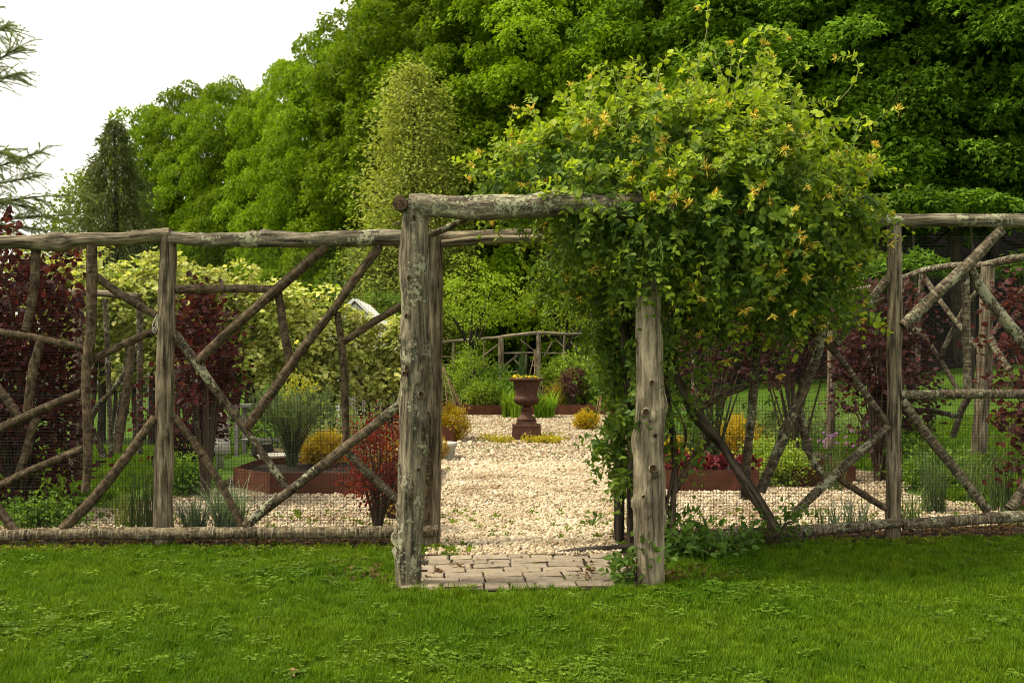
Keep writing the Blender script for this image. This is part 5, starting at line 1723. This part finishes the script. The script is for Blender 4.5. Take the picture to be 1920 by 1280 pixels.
# woody trunks twisting up
trunks = [([(1185, 1035, 7.5), (1180, 900, 7.45), (1184, 760, 7.4), (1172, 600, 7.35), (1190, 440, 7.2)], [.034, .03, .028, .024, .02]),
          ([(1195, 1040, 7.4), (1192, 880, 7.5), (1176, 720, 7.5), (1186, 560, 7.4), (1220, 400, 7.2)], [.028, .024, .022, .02, .016]),
          ([(1258, 1060, 7.2), (1262, 900, 7.35), (1250, 720, 7.4), (1275, 560, 7.3), (1330, 420, 7.1)], [.030, .026, .024, .022, .018]),
          ([(1452, 992, 7.52), (1405, 912, 7.50), (1352, 832, 7.5), (1296, 762, 7.48), (1262, 690, 7.4), (1262, 560, 7.3), (1290, 450, 7.2)], [.036, .034, .030, .026, .024, .022, .02]),
          ([(1462, 1000, 7.56), (1418, 925, 7.53), (1362, 848, 7.53), (1300, 775, 7.52), (1270, 700, 7.45)], [.024, .022, .02, .018, .014]),
          ([(1295, 1055, 7.3), (1262, 980, 7.3), (1245, 910, 7.3), (1236, 800, 7.3)], [.018, .016, .014, .012]),
          ([(1240, 1000, 7.25), (1265, 900, 7.3), (1290, 820, 7.35), (1255, 740, 7.3)], [.012, .011, .01, .009]),
          ([(1165, 470, 7.5), (1075, 500, 7.6), (1005, 470, 7.6)], [.014, .012, .008]), ([(1180, 560, 7.5), (1110, 520, 7.7), (1040, 470, 7.7)], [.013, .011, .008]),
          ([(1330, 470, 7.1), (1400, 540, 7.3), (1440, 480, 7.2), (1520, 430, 7.1)], [.018, .016, .014, .01])]
for pts, rad in trunks:
    log('woody_stem', [at(*q) for q in pts], rad, 'vinewood', HS, rough=.14, bend=.02, sides=10, step=.035)
# flowers: clusters of curved tubes
fm = []
for k in range(5):
    a_ = Acc()
    nn = rg.integers(8, 14)
    D = unit(np.stack([rg.normal(0, .8, nn), rg.normal(0, .8, nn), rg.uniform(.2, 1.1, nn)], 1))
    cc = colmix((.72, .55, .06), (.80, .70, .20), nn, rg)
    cc[: nn // 6] = (.66, .36, .03)
    leaves(a_, np.zeros((nn, 3)), D, rdir(nn, rg), rg.uniform(.032, .052, nn), PETAL, cc)
    leaves(a_, np.zeros((nn, 3)), D + rg.normal(0, .08, (nn, 3)), rdir(nn, rg), rg.uniform(.032, .052, nn), PETAL, cc)
    fm.append(a_.mesh('flower', M['petal']))
hb = Vector(HS.location)
for i, (p, d) in enumerate(flower_spots[:230]):
    o = bpy.data.objects.new('flower', fm[i % 5])
    COL.objects.link(o)
    o.parent = HS
    o.location = Vector(p) - hb
    dd = Vector(unit(np.array(d) + [0, -.5, -.1]))
    o.rotation_euler = dd.to_track_quat('Z', 'Y').to_euler()
    o.scale = (rg.uniform(.85, 1.25),) * 3

# leafy growth at the foot of the gate posts and along the rail
foot = [(1200, 1075, 6.22, .16, .24, 'bramble like leafy plant at the foot of the pale gate post', .06), (1290, 1050, 7.0, .17, .26, 'broad leaved weeds under the vine stems', .075), (1262, 1020, 7.3, .13, .28, 'tangled leafy weeds behind the pale gate post', .07),
        (1360, 1035, 7.2, .25, .22, 'leafy vine runners over the bottom rail', .06), (1445, 985, 7.4, .26, .34, 'light green seedling plant against the bark rail', .05), (1335, 1045, 7.0, .18, .13, 'low green weeds beyond the pale post on the lawn edge', .06)]
for k, (px, py, Y, r, h, lab, lf) in enumerate(foot):
    b = at(px, py, Y)
    shrub('weed', lab, 'plant', (b[0], Y), r, r * .7, h, (.05, .12, .02), (.13, .22, .035), leaf=lf, clusters=17, per=11, crad=.09, seed=520 + k, stems=4, z0=.05, tm=OVAL)

# ================================================================== GRAVEL, GRASS
rg = np.random.default_rng(600)
pebs = []
for k in range(6):
    t_ = (1 + 5 ** .5) / 2
    iv = unit(np.array([(-1, t_, 0), (1, t_, 0), (-1, -t_, 0), (1, -t_, 0), (0, -1, t_), (0, 1, t_), (0, -1, -t_), (0, 1, -t_), (t_, 0, -1), (t_, 0, 1), (-t_, 0, -1), (-t_, 0, 1)]))
    it = np.array([(0, 11, 5), (0, 5, 1), (0, 1, 7), (0, 7, 10), (0, 10, 11), (1, 5, 9), (5, 11, 4), (11, 10, 2), (10, 7, 6), (7, 1, 8), (3, 9, 4), (3, 4, 2), (3, 2, 6), (3, 6, 8), (3, 8, 9), (4, 9, 5), (2, 4, 11), (6, 2, 10), (8, 6, 7), (9, 8, 1)])
    V = iv * np.array([1, rg.uniform(.65, .95), rg.uniform(.45, .75)]) * rg.uniform(.82, 1.15, (12, 1))
    pebs.append(bpy.data.objects.new('pebble_%d' % k, mesh_np('pebble', V, it, M['pebble'], smooth=bool(k % 3))))


def rand_in(x0, x1, y0, y1, n, test):
    P = np.stack([rg.uniform(x0, x1, n), rg.uniform(y0, y1, n)], 1)
    return P[test(P[:, 0], P[:, 1])]


PB = np.concatenate([rand_in(-.8, 1.0, 7.2, 9.6, 15000, in_gravel), rand_in(-1.6, 1.8, 9.6, 14, 32000, in_gravel), rand_in(-4.6, -.8, 7.9, 10.7, 17000, in_gravel), rand_in(1.0, 4.6, 7.9, 11.2, 17000, in_gravel),
                     rand_in(-4, 4, 11, 16, 9000, in_gravel), rand_in(-2.2, 2.4, 14, 24.8, 22000, in_gravel)])
keep = ~((PB[:, 0] > -3.2) & (PB[:, 0] < -.9) & (PB[:, 1] > 10.65) & (PB[:, 1] < 12.95)) & ~((PB[:, 0] > 1.58) & (PB[:, 0] < 2.76) & (PB[:, 1] > 10.9) & (PB[:, 1] < 12.95)) & ~((PB[:, 0] > 3.1) & (PB[:, 0] < 3.96) & (PB[:, 1] > 11.3) & (PB[:, 1] < 12.35)) & ~((PB[:, 0] > -3.05) & (PB[:, 0] < -.95) & (PB[:, 1] > 17.15) & (PB[:, 1] < 19.05))
PB = PB[keep]
n = len(PB)
sz = np.exp(rg.normal(math.log(.0112), .36, n)) * np.where(PB[:, 1] > 13, 1.35, 1.0)
scatter('gravel', np.column_stack([PB, gz(PB[:, 0], PB[:, 1]) + .012 + sz * .25]), np.stack([rg.normal(0, .5, n), rg.normal(0, .5, n), rg.uniform(0, 6.28, n)], 1), sz, rg.integers(0, 6, n), pebs,
        'pale cream and tan pebbles covering the garden court', 'gravel')

# lawn tufts
kinds = []
LA, LB = (.042, .108, .003), (.140, .225, .007)
for k in range(6):
    a_ = Acc()
    blades(a_, (0, 0, 0), 28, .040 + .012 * (k % 3), .034, .0036, LA, LB, rg, droop=.5, seg=3, rad=.035)
    kinds.append(bpy.data.objects.new('tuft_%d' % k, a_.mesh('tuft', M['grass'])))
for k in range(2):
    a_ = Acc()
    m = 12
    a = rg.uniform(0, 6.28, m)
    r = .04 * np.sqrt(rg.uniform(0, 1, m))
    for q in range(m):
        c = np.array([math.cos(a[q]) * r[q], math.sin(a[q]) * r[q], rg.uniform(.025, .045)])
        th = rg.uniform(0, 6.28) + np.arange(3) * 2.09
        leaves(a_, np.tile(c, (3, 1)), np.stack([np.cos(th), np.sin(th), np.full(3, .1)], 1), np.tile([rg.normal(0, .2), rg.normal(0, .2), 1], (3, 1)), .014, ROUND, colmix((.065, .125, .010), (.145, .22, .022), 3, rg))
    kinds.append(bpy.data.objects.new('tuft_%d' % (6 + k), a_.mesh('clover', M['grass'])))


def lawn_ok(x, y):
    w = .07 * np.sin(4 * x) + .05 * np.sin(9.3 * x + 1) + .03 * np.sin(17 * x)
    edge = 7.46 + w
    pave = (x > -.70) & (x < .90) & (y > 6.10 + .03 * np.sin(9 * x))
    return (y < edge) & ~pave


LW = np.concatenate([rand_in(-4.4, 4.4, 3.7, 7.6, 36000, lawn_ok), rand_in(-4.4, 4.4, 3.7, 5.2, 9000, lawn_ok)])
bare = np.exp(-((LW[:, 0] + .95) ** 2 / .12 + (LW[:, 1] - 6.5) ** 2 / .10)) * .8 + np.exp(-((LW[:, 0] - 1.15) ** 2 / .15 + (LW[:, 1] - 6.35) ** 2 / .06)) * .85 + np.exp(-((LW[:, 0] - .1) ** 2 / .5 + (LW[:, 1] - 6.02) ** 2 / .012)) * .6
thin = .22 * (np.sin(LW[:, 0] * 5.3 + 2 * np.sin(LW[:, 1] * 4.1)) * np.sin(LW[:, 1] * 6.7 + LW[:, 0]) > .72)
LW = LW[rg.random(len(LW)) > bare + thin]
n = len(LW)
nz = np.sin(LW[:, 0] * 2.1 + 1.3 * np.sin(LW[:, 1] * 1.7)) + np.sin(LW[:, 1] * 3.3 + LW[:, 0] * 1.1)
clv = rg.random(n) < np.clip(.04 + .06 * nz, .01, .18)
idx = np.where(clv, rg.integers(6, 8, n), rg.integers(0, 6, n))
scatter('lawn_grass', np.column_stack([LW, gz(LW[:, 0], LW[:, 1]) - .004]), np.stack([rg.normal(0, .12, n), rg.normal(0, .12, n), rg.uniform(0, 6.28, n)], 1), rg.uniform(.65, 1.25, n), idx, kinds,
        'short mown lawn with clover in front of the gateway', 'grass')


def far_ok(x, y):
    return ~in_gravel(x, y) & ~((np.abs(x) < 4.2) & (y < 26) & (y > 9.5))


FARL = np.concatenate([rand_in(-9, -3.2, 8.2, 16, 9000, far_ok), rand_in(3.4, 9, 8.2, 16, 9000, far_ok)])
n = len(FARL)
scatter('rough_grass', np.column_stack([FARL, gz(FARL[:, 0], FARL[:, 1])]), np.stack([rg.normal(0, .12, n), rg.normal(0, .12, n), rg.uniform(0, 6.28, n)], 1), rg.uniform(1.2, 2.4, n), rg.integers(0, 6, n),
        [o.copy() for o in kinds[:6]], 'rougher grass on the lawns beyond both fences', 'grass')
# weeds in the gravel, the paving joints and under the fence
wk = []
for k in range(4):
    a_ = Acc()
    m = 16
    d = rdir(m, rg)
    d[:, 2] = np.abs(d[:, 2]) * .8
    leaves(a_, d * .03 * rg.uniform(.2, 1, (m, 1)), d + [0, 0, .2], np.tile([0, 0, 1.0], (m, 1)) + rg.normal(0, .3, (m, 3)), .035, OVAL, colmix((.08, .15, .015), (.22, .27, .03), m, rg))
    wk.append(bpy.data.objects.new('weed_%d' % k, a_.mesh('weed', M['grass'])))
W1 = rand_in(-.6, .8, 7.25, 10.5, 34, in_gravel)
W2 = rand_in(-2.2, 2.4, 13, 24.8, 260, in_gravel)
W3 = rand_in(-4.5, 4.5, 7.9, 9.4, 420, in_gravel)
W4 = rand_in(-6, 6, 7.38, 7.60, 1300, in_border)
W5 = np.stack([rg.uniform(-.6, .8, 46), 6.19 + .153 * (rg.integers(0, 7, 46) + .5)], 1)
W6 = np.stack([rg.normal(-.48, .12, 46), rg.normal(7.42, .12, 46)], 1)
W7 = np.stack([rg.uniform(-1.7, -.75, 260), rg.uniform(6.5, 7.4, 260)], 1)
WW = np.concatenate([W1, W2, W3, W4, W5, W6, W7])
n = len(WW)
sc = rg.uniform(.4, 1.0, n)
sc[len(W1) + len(W2) + len(W3) + len(W4):len(WW) - len(W6) - len(W7)] *= .55
sc[-len(W7):] *= .6
sc[:len(W1)] *= .6
scatter('ground_weeds', np.column_stack([WW, gz(WW[:, 0], WW[:, 1]) + .008]), np.stack([rg.normal(0, .15, n), rg.normal(0, .15, n), rg.uniform(0, 6.28, n)], 1), sc, rg.integers(0, 4, n), wk,
        'small weeds sprouting in gravel, paving joints and fence border', 'weeds')

fl = Acc()
b = gp(540, 1273)
fo = thing('fallen_leaf', 'single curled tan leaf lying on the near lawn', 'leaf', (b[0], b[1], G(*b) + .03))
leaves(fl, [[0, 0, 0]], [[1, .3, .2]], [[0, -.5, 1]], [.055], MAPLE, (.42, .26, .13))
leaves(fl, [[0.004, 0.003, -.006]], [[.8, .5, .1]], [[.3, -.4, 1]], [.05], MAPLE, (.36, .22, .11))
put('blade', fl.mesh('blade', M['leaf']), fo, world=False)

# dead leaves and twigs along the fence foot
rg = np.random.default_rng(900)
lk = []
for k in range(4):
    a_ = Acc()
    m = 5
    leaves(a_, rg.normal(0, .02, (m, 3)) * [1, 1, .2] + [0, 0, .008], rdir(m, rg) * [1, 1, .25], np.tile([0, 0, 1.0], (m, 1)) + rg.normal(0, .4, (m, 3)), rg.uniform(.03, .055, m), OVAL, colmix((.05, .028, .015), (.21, .125, .065), m, rg))
    if k > 1:
        p = rg.normal(0, .03, 3) * [1, 1, 0]
        d = unit(rg.normal(size=3) * [1, 1, .1])
        tube(a_, np.array([p, p + d * .06 + [0, 0, .012], p + d * .13]), .003, .0015, (.07, .05, .035), 3)
    lk.append(bpy.data.objects.new('litter_%d' % k, a_.mesh('litter', M['leaf'])))
LT1 = rand_in(-6, 6, 7.40, 8.15, 2200, in_border)
LT2 = np.stack([rg.normal(1.12, .25, 60), rg.normal(6.45, .16, 60)], 1)
LT3 = np.stack([rg.uniform(-.58, .75, 26), rg.uniform(6.2, 7.3, 26)], 1)
LT4 = np.stack([rg.normal(-.95, .2, 34), rg.normal(6.6, .2, 34)], 1)
LT = np.concatenate([LT1, LT2, LT3, LT4])
n = len(LT)
sc = rg.uniform(.5, 1.1, n)
sc[len(LT1) + len(LT2):len(LT1) + len(LT2) + len(LT3)] *= .45
scatter('leaf_litter', np.column_stack([LT, gz(LT[:, 0], LT[:, 1]) + np.where((LT[:, 0] > -.66) & (LT[:, 0] < .86) & (LT[:, 1] > 6.1) & (LT[:, 1] < 7.3), .028, .012)]), np.stack([rg.normal(0, .15, n), rg.normal(0, .15, n), rg.uniform(0, 6.28, n)], 1), sc, rg.integers(0, 4, n), lk,
        'brown dead leaves and twigs along the foot of the fence', 'leaf litter')
